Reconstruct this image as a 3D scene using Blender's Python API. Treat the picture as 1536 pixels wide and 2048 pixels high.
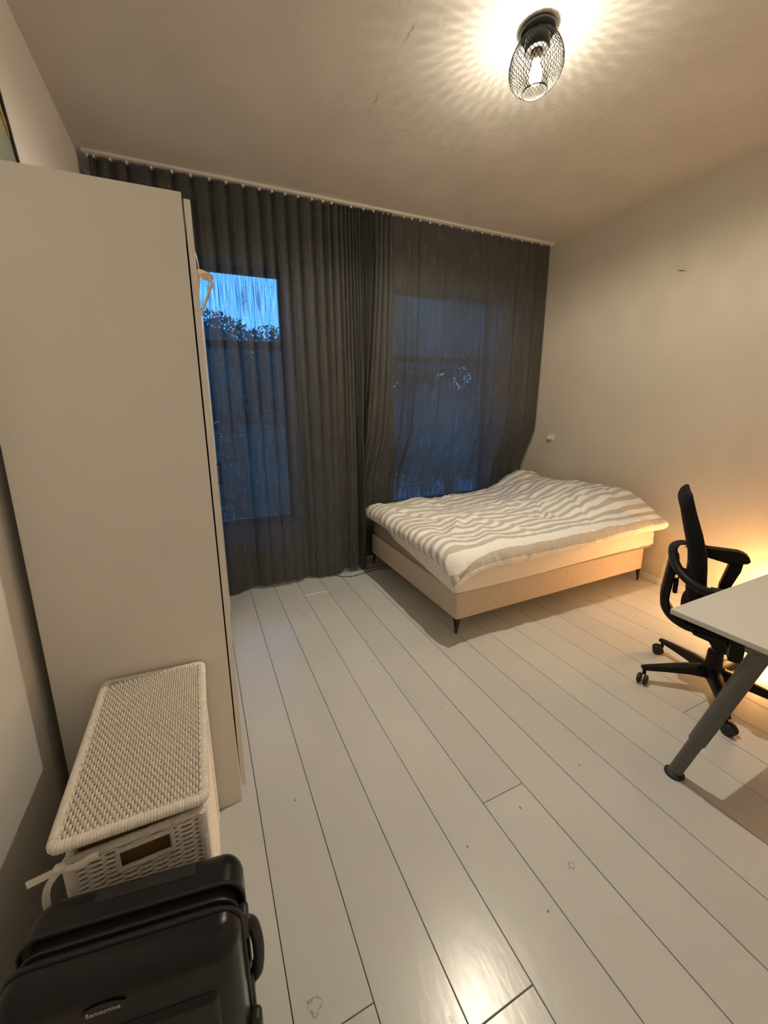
import bpy, bmesh, math, random
from mathutils import Vector, Matrix, noise
random.seed(7)
PI = math.pi
for o in list(bpy.data.objects): bpy.data.objects.remove(o)
sc = bpy.context.scene
COL = sc.collection

# ------------------------------------------------------------------ camera
YAW, PITCH, ROLL, FPX, PPX, PPY, CAMZ = 0.4037, 0.2015, -0.0183, 767.5, 728.9, 970.3, 1.55
fw = Vector((math.sin(YAW)*math.cos(PITCH), math.cos(YAW)*math.cos(PITCH), -math.sin(PITCH)))
rt = Vector((math.cos(YAW), -math.sin(YAW), 0)); up = rt.cross(fw)
r2 = rt*math.cos(ROLL) + up*math.sin(ROLL); u2 = up*math.cos(ROLL) - rt*math.sin(ROLL)
cd = bpy.data.cameras.new('camera'); cam = bpy.data.objects.new('camera', cd); COL.objects.link(cam)
cam.matrix_world = Matrix(((r2.x, u2.x, -fw.x, 0), (r2.y, u2.y, -fw.y, 0), (r2.z, u2.z, -fw.z, CAMZ), (0, 0, 0, 1)))
cd.sensor_fit = 'HORIZONTAL'; cd.sensor_width = 36; cd.lens = FPX/1536*36
cd.shift_x = (768-PPX)/1536; cd.shift_y = -(1024-PPY)/1536; cd.clip_start = 0.02
sc.camera = cam

# ------------------------------------------------------------------ dusk sky, exposure
w = bpy.data.worlds.new('dusk_sky'); sc.world = w; w.use_nodes = True
nt = w.node_tree; nt.nodes.clear()
tc = nt.nodes.new('ShaderNodeTexCoord'); sx = nt.nodes.new('ShaderNodeSeparateXYZ'); rp = nt.nodes.new('ShaderNodeValToRGB')
bg = nt.nodes.new('ShaderNodeBackground'); ow = nt.nodes.new('ShaderNodeOutputWorld')
nt.links.new(tc.outputs['Generated'], sx.inputs[0]); nt.links.new(sx.outputs['Z'], rp.inputs[0])
rp.color_ramp.elements[0].position = 0.0; rp.color_ramp.elements[0].color = (0.10, 0.42, 1.0, 1)
rp.color_ramp.elements[1].position = 0.9; rp.color_ramp.elements[1].color = (0.05, 0.24, 0.75, 1)
nt.links.new(rp.outputs[0], bg.inputs[0]); bg.inputs[1].default_value = 5.0
nt.links.new(bg.outputs[0], ow.inputs[0])
sc.view_settings.view_transform = 'Standard'; sc.view_settings.look = 'None'
sc.view_settings.exposure = 1.1; sc.view_settings.gamma = 1.0; sc.view_settings.use_curve_mapping = False
BULB_W = 62.0   # split between bare filament and the downward lobe of the base-up bulb
GLOW_W = 11.5
BULB_C = (1.0, .88, .69)

# ------------------------------------------------------------------ helpers
def new_mat(name):
    m = bpy.data.materials.new(name); m.use_nodes = True
    return m, m.node_tree, m.node_tree.nodes['Principled BSDF']
def link(nt, a, b): nt.links.new(a, b)
def mat(name, col, rough=0.6, metal=0.0, var=0.0, vscale=8.0, bump=0.0, bscale=60.0, stretch=(1, 1, 1), spec=None, coat=0.0, sheen=0.0):
    m, nt, p = new_mat(name)
    p.inputs['Base Color'].default_value = (*col, 1); p.inputs['Roughness'].default_value = rough; p.inputs['Metallic'].default_value = metal
    if spec is not None: p.inputs['Specular IOR Level'].default_value = spec
    if coat: p.inputs['Coat Weight'].default_value = coat
    if sheen: p.inputs['Sheen Weight'].default_value = sheen
    tc = nt.nodes.new('ShaderNodeNewGeometry'); mp = nt.nodes.new('ShaderNodeMapping'); mp.inputs['Scale'].default_value = stretch
    link(nt, tc.outputs['Position'], mp.inputs['Vector'])
    if var:
        n = nt.nodes.new('ShaderNodeTexNoise'); n.inputs['Scale'].default_value = vscale; n.inputs['Detail'].default_value = 4
        link(nt, mp.outputs[0], n.inputs['Vector'])
        mr = nt.nodes.new('ShaderNodeMapRange'); mr.inputs[1].default_value = 0.3; mr.inputs[2].default_value = 0.7
        mr.inputs[3].default_value = 1-var; mr.inputs[4].default_value = 1+var
        link(nt, n.outputs[0], mr.inputs[0])
        hs = nt.nodes.new('ShaderNodeHueSaturation'); hs.inputs['Color'].default_value = (*col, 1)
        link(nt, mr.outputs[0], hs.inputs['Value']); link(nt, hs.outputs[0], p.inputs['Base Color'])
    if bump:
        n = nt.nodes.new('ShaderNodeTexNoise'); n.inputs['Scale'].default_value = bscale; n.inputs['Detail'].default_value = 5
        link(nt, mp.outputs[0], n.inputs['Vector'])
        b = nt.nodes.new('ShaderNodeBump'); b.inputs['Strength'].default_value = bump; b.inputs['Distance'].default_value = 0.01
        link(nt, n.outputs[0], b.inputs['Height']); link(nt, b.outputs[0], p.inputs['Normal'])
    return m
def glow_mat(name, col, strength):
    m = bpy.data.materials.new(name); m.use_nodes = True; nt = m.node_tree; nt.nodes.clear()
    o = nt.nodes.new('ShaderNodeOutputMaterial'); a = nt.nodes.new('ShaderNodeAddShader')
    t = nt.nodes.new('ShaderNodeBsdfTransparent'); e = nt.nodes.new('ShaderNodeEmission')
    e.inputs[0].default_value = (*col, 1); e.inputs[1].default_value = strength
    link(nt, t.outputs[0], a.inputs[0]); link(nt, e.outputs[0], a.inputs[1]); link(nt, a.outputs[0], o.inputs[0])
    return m

class MB:
    def __init__(s): s.v = []; s.f = []; s.uv = None
    def add(s, vs, fs):
        n = len(s.v); s.v += [Vector(q) for q in vs]; s.f += [tuple(i+n for i in f) for f in fs]; return s
    def box(s, x0, x1, y0, y1, z0, z1):
        return s.add([(x0,y0,z0),(x1,y0,z0),(x1,y1,z0),(x0,y1,z0),(x0,y0,z1),(x1,y0,z1),(x1,y1,z1),(x0,y1,z1)],
                     [(0,3,2,1),(4,5,6,7),(0,1,5,4),(1,2,6,5),(2,3,7,6),(3,0,4,7)])
    def rbox(s, x0, x1, y0, y1, z0, z1, r=0.005, k=3):
        """box with rounded edges"""
        r = min(r, (x1-x0)/2*.999, (y1-y0)/2*.999, (z1-z0)/2*.999)
        def axis(a, b):
            t = [math.tan(i/k*PI/4) for i in range(k+1)]
            lo = [a + r*(1-q) for q in reversed(t)]; hi = [b - r*(1-q) for q in t]
            return lo + hi
        def rnd(p):
            q = Vector((min(max(p[0], x0+r), x1-r), min(max(p[1], y0+r), y1-r), min(max(p[2], z0+r), z1-r)))
            d = Vector(p)-q
            return q + d.normalized()*r if d.length > 1e-9 else q
        A = [axis(x0, x1), axis(y0, y1), axis(z0, z1)]
        idx = {}; vs = []; fs = []
        def vid(p):
            key = tuple(round(c, 6) for c in p)
            if key not in idx: idx[key] = len(vs); vs.append(rnd(p))
            return idx[key]
        for ax, (e, flip) in ((2, (z0, 1)), (2, (z1, 0)), (1, (y0, 0)), (1, (y1, 1)), (0, (x0, 1)), (0, (x1, 0))):
            U, V = [(1, 2), (0, 2), (0, 1)][ax]
            for i in range(len(A[U])-1):
                for j in range(len(A[V])-1):
                    q = []
                    for (di, dj) in ((0,0),(1,0),(1,1),(0,1)):
                        p = [0, 0, 0]; p[ax] = e; p[U] = A[U][i+di]; p[V] = A[V][j+dj]; q.append(vid(p))
                    if flip: q.reverse()
                    if len(set(q)) >= 3: fs.append(tuple(q))
        return s.add(vs, fs)
    def tube(s, pts, r, n=8, cap=True, squash=1.0, closed=False):
        pts = [Vector(p) for p in pts]; m = len(pts)
        rs = r if isinstance(r, (list, tuple)) else [r]*m
        vs = []; prev = None
        for i, p in enumerate(pts):
            if closed: t = pts[(i+1) % m]-pts[i-1]
            else: t = pts[min(i+1, m-1)]-pts[max(i-1, 0)]
            t = t.normalized() if t.length > 1e-9 else Vector((0,0,1))
            if prev is None:
                a = Vector((0,0,1)) if abs(t.z) < .9 else Vector((1,0,0))
                u = t.cross(a).normalized()
            else:
                u = (prev - t*prev.dot(t)); u = u.normalized() if u.length > 1e-6 else t.orthogonal().normalized()
            prev = u; v = t.cross(u)
            for k in range(n):
                an = 2*PI*k/n
                vs.append(p + (u*math.cos(an) + v*math.sin(an)*squash)*rs[i])
        fs = []
        for i in range(m if closed else m-1):
            j = (i+1) % m
            for k in range(n): fs.append((i*n+k, i*n+(k+1)%n, j*n+(k+1)%n, j*n+k))
        if cap and not closed:
            fs.append(tuple(range(n-1, -1, -1))); fs.append(tuple((m-1)*n+k for k in range(n)))
        return s.add(vs, fs)
    def lathe(s, prof, c=(0,0,0), n=32, axis='z'):
        vs = []
        for (r, h) in prof:
            for k in range(n):
                a = 2*PI*k/n
                q = (r*math.cos(a), r*math.sin(a), h)
                if axis == 'x': q = (q[2], q[0], q[1])
                if axis == 'y': q = (q[0], q[2], q[1])
                vs.append((q[0]+c[0], q[1]+c[1], q[2]+c[2]))
        fs = []
        for i in range(len(prof)-1):
            for k in range(n): fs.append((i*n+k, i*n+(k+1)%n, (i+1)*n+(k+1)%n, (i+1)*n+k))
        fs.append(tuple(range(n-1, -1, -1))); fs.append(tuple((len(prof)-1)*n+k for k in range(n)))
        return s.add(vs, fs)
    def prism(s, poly, axis, a, b):
        n = len(poly); vs = []
        for e in (a, b):
            for (p, q) in poly: vs.append({'x': (e, p, q), 'y': (p, e, q), 'z': (p, q, e)}[axis])
        fs = [tuple(range(n)), tuple(range(2*n-1, n-1, -1))] + [(i, i+n, (i+1)%n+n, (i+1)%n) for i in range(n)]
        return s.add(vs, fs)
    def move(s, M):
        s.v = [M @ q for q in s.v]; return s
    def build(s, name, m, parent=None, smooth=False, world=True, bevel=0.0, fixn=True):
        me = bpy.data.meshes.new(name)
        off = parent_loc(parent) if (parent is not None and world) else Vector((0,0,0))
        me.from_pydata([tuple(q-off) for q in s.v], [], s.f); me.update()
        if fixn or bevel:
            bm = bmesh.new(); bm.from_mesh(me)
            if bevel:
                ed = [e for e in bm.edges if len(e.link_faces) == 2 and e.calc_face_angle(0) > 0.5]
                bmesh.ops.bevel(bm, geom=ed, offset=bevel, segments=2, affect='EDGES', clamp_overlap=True)
            if fixn: bmesh.ops.recalc_face_normals(bm, faces=bm.faces[:])
            bm.to_mesh(me); bm.free()
        if smooth:
            me.polygons.foreach_set('use_smooth', [True]*len(me.polygons))
            try: me.set_sharp_from_angle(angle=math.radians(smooth if smooth is not True else 40))
            except Exception: pass
        me.materials.append(m)
        o = bpy.data.objects.new(name, me); COL.objects.link(o)
        if parent is not None: o.parent = parent
        return o
def parent_loc(p):
    v = Vector((0,0,0))
    while p is not None: v += p.location; p = p.parent
    return v
def tag(o, label=None, cat=None, group=None, kind=None):
    if label: o['label'] = label
    if cat: o['category'] = cat
    if group: o['group'] = group
    if kind: o['kind'] = kind
    return o
def thing(name, label, cat, loc=(0,0,0), rz=0.0, group=None):
    o = bpy.data.objects.new(name, None); COL.objects.link(o); o.location = loc; o.rotation_euler = (0,0,rz); o.empty_display_size = .1
    return tag(o, label, cat, group)
def spline(pts, n=6):
    """Catmull-Rom through pts"""
    P = [Vector(p) for p in pts]; P = [P[0]*2-P[1]] + P + [P[-1]*2-P[-2]]; out = []
    for i in range(1, len(P)-2):
        for k in range(n):
            t = k/n; a, b, c, d = P[i-1], P[i], P[i+1], P[i+2]
            out.append(.5*((2*b)+(c-a)*t+(2*a-5*b+4*c-d)*t*t+(3*b-a-3*c+d)*t**3))
    out.append(P[-2]); return out
def smooth01(t): t = max(0, min(1, t)); return t*t*(3-2*t)
def interp(x, pts):
    if x <= pts[0][0]: return pts[0][1]
    for (a, b), (c, d) in zip(pts, pts[1:]):
        if x <= c: return b + (d-b)*(x-a)/(c-a)
    return pts[-1][1]
def nz(x, y=0.0, z=0.0): return noise.noise(Vector((x, y, z)))

# ------------------------------------------------------------------ room dimensions
XL, XR, YB, YW, HC = -0.535, 3.535, -0.36, 3.46, 3.153

# materials of the room
def wall_material(name, col):
    return mat(name, col, rough=.75, var=.03, vscale=2.2, bump=.08, bscale=90)
M_wall = wall_material('wall_paint', (.83, .81, .77))
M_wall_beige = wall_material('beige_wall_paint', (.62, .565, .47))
M_white = mat('white_trim_paint', (.74, .72, .68), rough=.4, var=.02)

def ceiling_material():
    m, nt, p = new_mat('ceiling_plaster')
    g = nt.nodes.new('ShaderNodeNewGeometry')
    n = nt.nodes.new('ShaderNodeTexNoise'); n.inputs['Scale'].default_value = 1.6; n.inputs['Detail'].default_value = 5
    link(nt, g.outputs['Position'], n.inputs['Vector'])
    cr = nt.nodes.new('ShaderNodeValToRGB')
    cr.color_ramp.elements[0].position = .3; cr.color_ramp.elements[0].color = (.60, .575, .53, 1)
    cr.color_ramp.elements[1].position = .7; cr.color_ramp.elements[1].color = (.66, .635, .59, 1)
    link(nt, n.outputs[0], cr.inputs[0])
    # hairline crack running across the plaster
    sep = nt.nodes.new('ShaderNodeSeparateXYZ'); link(nt, g.outputs['Position'], sep.inputs[0])
    wob = nt.nodes.new('ShaderNodeTexNoise'); wob.inputs['Scale'].default_value = 14; wob.inputs['Detail'].default_value = 3
    link(nt, g.outputs['Position'], wob.inputs['Vector'])
    def math_(op, a, b=None, c=None):
        q = nt.nodes.new('ShaderNodeMath'); q.operation = op
        for i, e in enumerate((a, b, c)):
            if e is None: continue
            if isinstance(e, (int, float)): q.inputs[i].default_value = e
            else: link(nt, e, q.inputs[i])
        return q.outputs[0]
    (ax, ay), (bx, by) = CRACK
    L = math.hypot(bx-ax, by-ay); ux, uy = (bx-ax)/L, (by-ay)/L
    dx = math_('SUBTRACT', sep.outputs[0], ax); dy = math_('SUBTRACT', sep.outputs[1], ay)
    along = math_('ADD', math_('MULTIPLY', dx, ux), math_('MULTIPLY', dy, uy))
    across = math_('ADD', math_('MULTIPLY', dx, -uy), math_('MULTIPLY', dy, ux))
    across = math_('ADD', across, math_('MULTIPLY', math_('SUBTRACT', wob.outputs[0], .5), .035))
    wid = math_('MULTIPLY', math_('SUBTRACT', math_('MULTIPLY', wob.outputs[0], 1.0), .43), .016)
    inl = math_('LESS_THAN', math_('ABSOLUTE', across), wid)
    ina = math_('MULTIPLY', math_('GREATER_THAN', along, 0), math_('LESS_THAN', along, L))
    crack = math_('MULTIPLY', math_('MULTIPLY', inl, ina), .6)
    mx = nt.nodes.new('ShaderNodeMix'); mx.data_type = 'RGBA'
    link(nt, crack, mx.inputs[0]); link(nt, cr.outputs[0], mx.inputs[6]); mx.inputs[7].default_value = (.17, .14, .11, 1)
    link(nt, mx.outputs[2], p.inputs['Base Color']); p.inputs['Roughness'].default_value = .8
    n2 = nt.nodes.new('ShaderNodeTexNoise'); n2.inputs['Scale'].default_value = 45; n2.inputs['Detail'].default_value = 5
    n3 = nt.nodes.new('ShaderNodeTexNoise'); n3.inputs['Scale'].default_value = 3.2; n3.inputs['Detail'].default_value = 3
    link(nt, g.outputs['Position'], n2.inputs['Vector']); link(nt, g.outputs['Position'], n3.inputs['Vector'])
    b1 = nt.nodes.new('ShaderNodeBump'); b1.inputs['Strength'].default_value = .12; b1.inputs['Distance'].default_value = .01
    b2 = nt.nodes.new('ShaderNodeBump'); b2.inputs['Strength'].default_value = .25; b2.inputs['Distance'].default_value = .05
    link(nt, n2.outputs[0], b1.inputs['Height']); link(nt, n3.outputs[0], b2.inputs['Height'])
    link(nt, b1.outputs[0], b2.inputs['Normal']); link(nt, b2.outputs[0], p.inputs['Normal'])
    return m
CRACK = ((1.015, 1.75), (1.045, 2.42))
M_ceil = ceiling_material()

# ------------------------------------------------------------------ walls, ceiling
tag(MB().box(XL-.15, XL, YB-.15, YW+.3, -.1, HC+.1).build('wall_left', M_wall), kind='structure')
tag(MB().box(XR, XR+.15, YB-.15, YW+.3, -.1, HC+.1).build('wall_right', M_wall_beige), kind='structure')
tag(MB().box(XL, XR, YB-.15, YB, -.1, HC+.1).build('wall_back', M_wall), kind='structure')
tag(MB().box(XL, XR, YB, YW, HC, HC+.1).build('ceiling', M_ceil), kind='structure')
W1 = (-.30, .80, .50, 2.70); W2 = (1.81, 3.06, .50, 2.675)
wm = MB()
T0, T1 = YW, YW+.20
wm.box(XL, W1[0], T0, T1, -.1, HC+.1); wm.box(W1[1], W2[0], T0, T1, -.1, HC+.1); wm.box(W2[1], XR, T0, T1, -.1, HC+.1)
for W in (W1, W2):
    wm.box(W[0], W[1], T0, T1, -.1, W[2]); wm.box(W[0], W[1], T0, T1, W[3], HC+.1)
tag(wm.build('wall_window', M_wall), kind='structure')

def glass_material():
    m = bpy.data.materials.new('window_glass'); m.use_nodes = True; nt = m.node_tree; nt.nodes.clear()
    o = nt.nodes.new('ShaderNodeOutputMaterial'); mx = nt.nodes.new('ShaderNodeMixShader'); fr = nt.nodes.new('ShaderNodeFresnel')
    t = nt.nodes.new('ShaderNodeBsdfTransparent'); gl = nt.nodes.new('ShaderNodeBsdfGlossy'); gl.inputs['Roughness'].default_value = .02
    t.inputs[0].default_value = (.93, .95, .95, 1)
    link(nt, fr.outputs[0], mx.inputs[0]); link(nt, t.outputs[0], mx.inputs[1]); link(nt, gl.outputs[0], mx.inputs[2]); link(nt, mx.outputs[0], o.inputs[0])
    return m
M_glass = glass_material()
M_frame = mat('dark_window_paint', (.10, .10, .095), rough=.5)
for i, (W, zt) in enumerate(((W1, 2.09), (W2, 2.02))):
    x0, x1, z0, z1 = W
    root = bpy.data.objects.new('window_%d' % (i+1), None); COL.objects.link(root); root.location = ((x0+x1)/2, YW+.16, z0); tag(root, kind='structure')
    fy0, fy1 = YW+.13, YW+.19; t = .045
    fr = MB().box(x0, x0+t, fy0, fy1, z0, z1).box(x1-t, x1, fy0, fy1, z0, z1).box(x0+t, x1-t, fy0, fy1, z0, z0+t).box(x0+t, x1-t, fy0, fy1, z1-t, z1)
    fr.build('window_frame', M_frame, root)
    MB().box(x0+t, x1-t, fy0, fy1, zt-.03, zt+.03).build('transom_bar', M_frame, root)
    MB().box(x0+t, x1-t, YW+.157, YW+.163, z0+t, zt-.03).build('pane', M_glass, root)
    MB().box(x0+t, x1-t, YW+.157, YW+.163, zt+.03, z1-t).build('pane', M_glass, root)
    MB().rbox(x0-.03, x1+.03, YW-.02, YW+.13, z0-.03, z0, .006).build('window_sill', M_white, root)

# ------------------------------------------------------------------ floor of painted boards
def floor_material():
    m, nt, p = new_mat('painted_floorboard')
    g = nt.nodes.new('ShaderNodeNewGeometry'); oi = nt.nodes.new('ShaderNodeObjectInfo')
    n = nt.nodes.new('ShaderNodeTexNoise'); n.inputs['Scale'].default_value = 1.7; n.inputs['Detail'].default_value = 4
    link(nt, g.outputs['Position'], n.inputs['Vector'])
    cr = nt.nodes.new('ShaderNodeValToRGB')
    cr.color_ramp.elements[0].position = .3; cr.color_ramp.elements[0].color = (.545, .555, .535, 1)
    cr.color_ramp.elements[1].position = .7; cr.color_ramp.elements[1].color = (.60, .61, .59, 1)
    link(nt, n.outputs[0], cr.inputs[0])
    hs = nt.nodes.new('ShaderNodeHueSaturation'); link(nt, cr.outputs[0], hs.inputs['Color'])
    mr = nt.nodes.new('ShaderNodeMapRange'); mr.inputs[3].default_value = .96; mr.inputs[4].default_value = 1.04
    link(nt, oi.outputs['Random'], mr.inputs[0]); link(nt, mr.outputs[0], hs.inputs['Value'])
    # worn spots, nail holes and ring marks with their own places
    marks = [(1.02, .89, .010, 0), (.745, .864, .008, 0), (.86, .616, .010, 0), (1.391, .922, .006, 0), (.219, 1.281, .007, 0), (.86, 1.937, .010, 0),
             (.92, 2.151, .012, 0), (.454, .558, .014, 0), (1.03, 1.446, .007, 0), (.628, 2.351, .009, 0), (2.55, 1.38, .009, 0), (.33, 2.42, .006, 0),
             (.608, 2.657, .022, 1), (1.031, .674, .014, 1), (.14, .724, .022, 1)]
    last = hs.outputs[0]
    wob = nt.nodes.new('ShaderNodeTexNoise'); wob.inputs['Scale'].default_value = 70; link(nt, g.outputs['Position'], wob.inputs['Vector'])
    for (x, y, r, ring) in marks:
        d = nt.nodes.new('ShaderNodeVectorMath'); d.operation = 'DISTANCE'
        link(nt, g.outputs['Position'], d.inputs[0]); d.inputs[1].default_value = (x, y, 0)
        a = nt.nodes.new('ShaderNodeMath'); a.operation = 'MULTIPLY_ADD'; a.inputs[1].default_value = r*1.6; link(nt, wob.outputs[0], a.inputs[0])
        link(nt, d.outputs['Value'], a.inputs[2])
        c = nt.nodes.new('ShaderNodeMath')
        if ring:
            c.operation = 'COMPARE'; c.inputs[1].default_value = r*1.5; c.inputs[2].default_value = .0022
        else:
            c.operation = 'LESS_THAN'; c.inputs[1].default_value = r*1.25
        link(nt, a.outputs[0], c.inputs[0])
        f = nt.nodes.new('ShaderNodeMath'); f.operation = 'MULTIPLY'; f.inputs[1].default_value = .45 if ring else .75; link(nt, c.outputs[0], f.inputs[0])
        mx = nt.nodes.new('ShaderNodeMix'); mx.data_type = 'RGBA'
        link(nt, f.outputs[0], mx.inputs[0]); link(nt, last, mx.inputs[6]); mx.inputs[7].default_value = (.11, .095, .07, 1); last = mx.outputs[2]
    # fine scuffs
    mp = nt.nodes.new('ShaderNodeMapping'); mp.inputs['Scale'].default_value = (9, 3, 1); mp.inputs['Rotation'].default_value = (0, 0, .5)
    link(nt, g.outputs['Position'], mp.inputs[0])
    sn = nt.nodes.new('ShaderNodeTexNoise'); sn.inputs['Scale'].default_value = 5; sn.inputs['Detail'].default_value = 8; link(nt, mp.outputs[0], sn.inputs['Vector'])
    th = nt.nodes.new('ShaderNodeMapRange'); th.inputs[1].default_value = .73; th.inputs[2].default_value = .78; th.inputs[4].default_value = .35; link(nt, sn.outputs[0], th.inputs[0])
    mx = nt.nodes.new('ShaderNodeMix'); mx.data_type = 'RGBA'; link(nt, th.outputs[0], mx.inputs[0]); link(nt, last, mx.inputs[6]); mx.inputs[7].default_value = (.2, .18, .15, 1)
    link(nt, mx.outputs[2], p.inputs['Base Color'])
    p.inputs['Roughness'].default_value = .33
    rn = nt.nodes.new('ShaderNodeMapRange'); rn.inputs[3].default_value = .20; rn.inputs[4].default_value = .28
    link(nt, sn.outputs[0], rn.inputs[0]); link(nt, rn.outputs[0], p.inputs['Roughness'])
    mp2 = nt.nodes.new('ShaderNodeMapping'); mp2.inputs['Scale'].default_value = (34, 13, 1); link(nt, g.outputs['Position'], mp2.inputs[0])
    n2 = nt.nodes.new('ShaderNodeTexNoise'); n2.inputs['Scale'].default_value = 1.0; n2.inputs['Detail'].default_value = 4; link(nt, mp2.outputs[0], n2.inputs['Vector'])
    b = nt.nodes.new('ShaderNodeBump'); b.inputs['Strength'].default_value = .13; b.inputs['Distance'].default_value = .003
    link(nt, n2.outputs[0], b.inputs['Height']); link(nt, b.outputs[0], p.inputs['Normal'])
    return m
M_floor = floor_material()
M_gap = mat('floor_gap_dirt', (.10, .085, .065), rough=.9)
flo = tag(MB().box(XL, XR, YB, YW, -.08, -.022).build('floor', M_gap), kind='structure')
joints = {4: [.963], 2: [.52], 0: [.666], 10: [.91], 6: [2.9], 3: [2.95], 12: [1.9], 7: [-.1, 3.1], 11: [.2]}
G = .0013
for k in range(-3, 18):
    x0 = max(XL, .080+.2047*k); x1 = min(XR, .080+.2047*(k+1))
    if x1-x0 < .02: continue
    ys = [YB] + sorted(joints.get(k, [])) + [YW]
    for a, b in zip(ys, ys[1:]):
        dz = random.uniform(-.0009, 0)
        ya, yb = (a if a == YB else a+.0012), (b if b == YW else b-.0012)
        xa, xb = x0+G, x1-G; c = .0012
        MB().add([(xa, ya, -.022), (xb, ya, -.022), (xb, yb, -.022), (xa, yb, -.022),
                  (xa, ya, dz-c), (xb, ya, dz-c), (xb, yb, dz-c), (xa, yb, dz-c),
                  (xa+c, ya+c, dz), (xb-c, ya+c, dz), (xb-c, yb-c, dz), (xa+c, yb-c, dz)],
                 [(0,3,2,1), (0,1,5,4), (1,2,6,5), (2,3,7,6), (3,0,4,7), (4,5,9,8), (5,6,10,9), (6,7,11,10), (7,4,8,11), (8,9,10,11)]).build('floorboard', M_floor, flo)
tag(MB().rbox(XR-.013, XR, YB, YW, 0, .058, .004).build('baseboard_right', M_white), kind='structure')

# ------------------------------------------------------------------ outside: ground and trees beyond the windows
M_ground = mat('dusk_lawn', (.05, .065, .05), rough=.95, var=.3, vscale=.6)
tag(MB().box(-40, 40, YW+.3, 60, -3.3, -3.0).build('ground', M_ground), kind='structure')
M_leaf = mat('dark_leaves', (.045, .065, .05), rough=.8, var=.3)
M_bark = mat('dark_bark', (.03, .025, .02), rough=.9, bump=.3)
def tree(label, base, crowns, n, seed):
    rnd = random.Random(seed)
    t = thing('tree', label, 'tree', base, group='trees outside the windows')
    tr = MB(); top = max(c[2] for c in crowns)
    tr.tube(spline([(base[0], base[1], base[2]), (base[0]+.1, base[1], (base[2]+top)/2), (base[0], base[1]+.1, top)], 5), [.18-.012*i for i in range(11)], 8)
    for (cx, cy, cz, rx, rz) in crowns:
        tr.tube([(base[0], base[1], top-1.2), ((base[0]+cx)/2, (base[1]+cy)/2, (top-1.2+cz)/2-.1), (cx, cy, cz)], [.07, .05, .02], 6)
    tr.build('trunk', M_bark, t, smooth=True)
    f = MB(); vs = []; fs = []
    for (cx, cy, cz, rx, rz) in crowns:
        for k in range(n):
            while True:
                p = Vector((rnd.uniform(-1, 1), rnd.uniform(-1, 1), rnd.uniform(-1, 1)))
                if p.length < 1: break
            p = p.normalized()*(p.length**.8)
            c = Vector((cx+p.x*rx, cy+p.y*rx, cz+p.z*rz)); s = rnd.uniform(.03, .065)
            a = Vector((rnd.gauss(0, 1), rnd.gauss(0, 1), rnd.gauss(0, 1))).normalized(); b = a.orthogonal().normalized()
            i = len(vs); vs += [c-a*s, c+b*s*.5, c+a*s, c-b*s*.5]; fs.append((i, i+1, i+2, i+3))
    for (cx, cy, cz, rx, rz) in crowns:
        i = len(vs)
        for a in range(9):
            for b in range(14):
                th, ph = PI*a/8, 2*PI*b/14; q = .74+.16*nz(cx+a*1.3, b*1.7, cz)
                vs.append(Vector((cx+rx*q*math.sin(th)*math.cos(ph), cy+rx*q*math.sin(th)*math.sin(ph), cz+rz*q*math.cos(th))))
        for a in range(8):
            for b in range(14): fs.append((i+a*14+b, i+a*14+(b+1) % 14, i+(a+1)*14+(b+1) % 14, i+(a+1)*14+b))
    f.add(vs, fs).build('foliage', M_leaf, t, fixn=False)
    return t
tree('dark leafy tree seen through the curtain at the wardrobe side', (.6, 8.5, -3), [(-1.2, 8.4, 2.0, 1.3, 1.3), (.3, 8.6, 2.25, 1.3, 1.2), (1.8, 8.8, 2.0, 1.3, 1.3), (-.6, 8.3, .3, 1.8, 1.3), (1.4, 8.3, .3, 1.7, 1.4)], 9000, 3)
tree('taller dark tree seen through the curtain behind the bed', (5.7, 8.0, -3), [(4.65, 7.9, 3.1, 1.25, 1.4), (6.1, 8.0, 3.7, 1.5, 1.5), (7.4, 8.2, 3.2, 1.4, 1.5), (4.95, 7.8, 1.0, 1.65, 1.6), (6.9, 7.8, 1.1, 1.8, 1.6)], 9000, 5)

# ------------------------------------------------------------------ ceiling lamp with wire cage
M_black_metal = mat('black_metal', (.018, .017, .016), rough=.38, metal=.3)
M_wire = mat('dark_wire', (.006, .0058, .005), rough=.9, metal=.0, spec=.1)
M_socket = mat('lamp_socket_grey', (.25, .22, .18), rough=.5)
LX, LY = 1.53, 1.56
lamp = thing('ceiling_lamp', 'black wire cage ceiling lamp with a glowing bare bulb', 'lamp', (LX, LY, HC))
MB().lathe([(0, HC), (.071, HC), (.074, HC-.006), (.074, HC-.016), (.070, HC-.022), (.06, HC-.026), (0, HC-.026)], (LX, LY, 0), 48).build('canopy', M_black_metal, lamp, smooth=True)
MB().lathe([(0, HC-.026), (.052, HC-.026), (.052, HC-.075), (.046, HC-.083), (0, HC-.083)], (LX, LY, 0), 40).build('lamp_cup', M_black_metal, lamp, smooth=True)
MB().lathe([(0, HC-.083), (.019, HC-.083), (.019, HC-.11), (.016, HC-.118), (0, HC-.118)], (LX, LY, 0), 24).build('socket', M_socket, lamp, smooth=True)
M_bulb = glow_mat('glowing_bulb', (1.0, .90, .66), 14)
MB().lathe([(0, HC-.118), (.012, HC-.118), (.014, HC-.127), (.021, HC-.145), (.0265, HC-.165), (.0275, HC-.178), (.024, HC-.192), (.015, HC-.203), (.005, HC-.208), (0, HC-.2085)], (LX, LY, 0), 24).build('bulb', M_bulb, lamp, smooth=True)
ZT, ZBm = HC-.024, 2.918
def cage_r(t):  # t 0 top .. 1 bottom
    return interp(t, [(0, .056), (.08, .072), (.2, .091), (.35, .106), (.5, .113), (.62, .113), (.75, .105), (.87, .086), (.95, .066), (1, .051)])
cg = MB(); NW = 44
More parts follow.
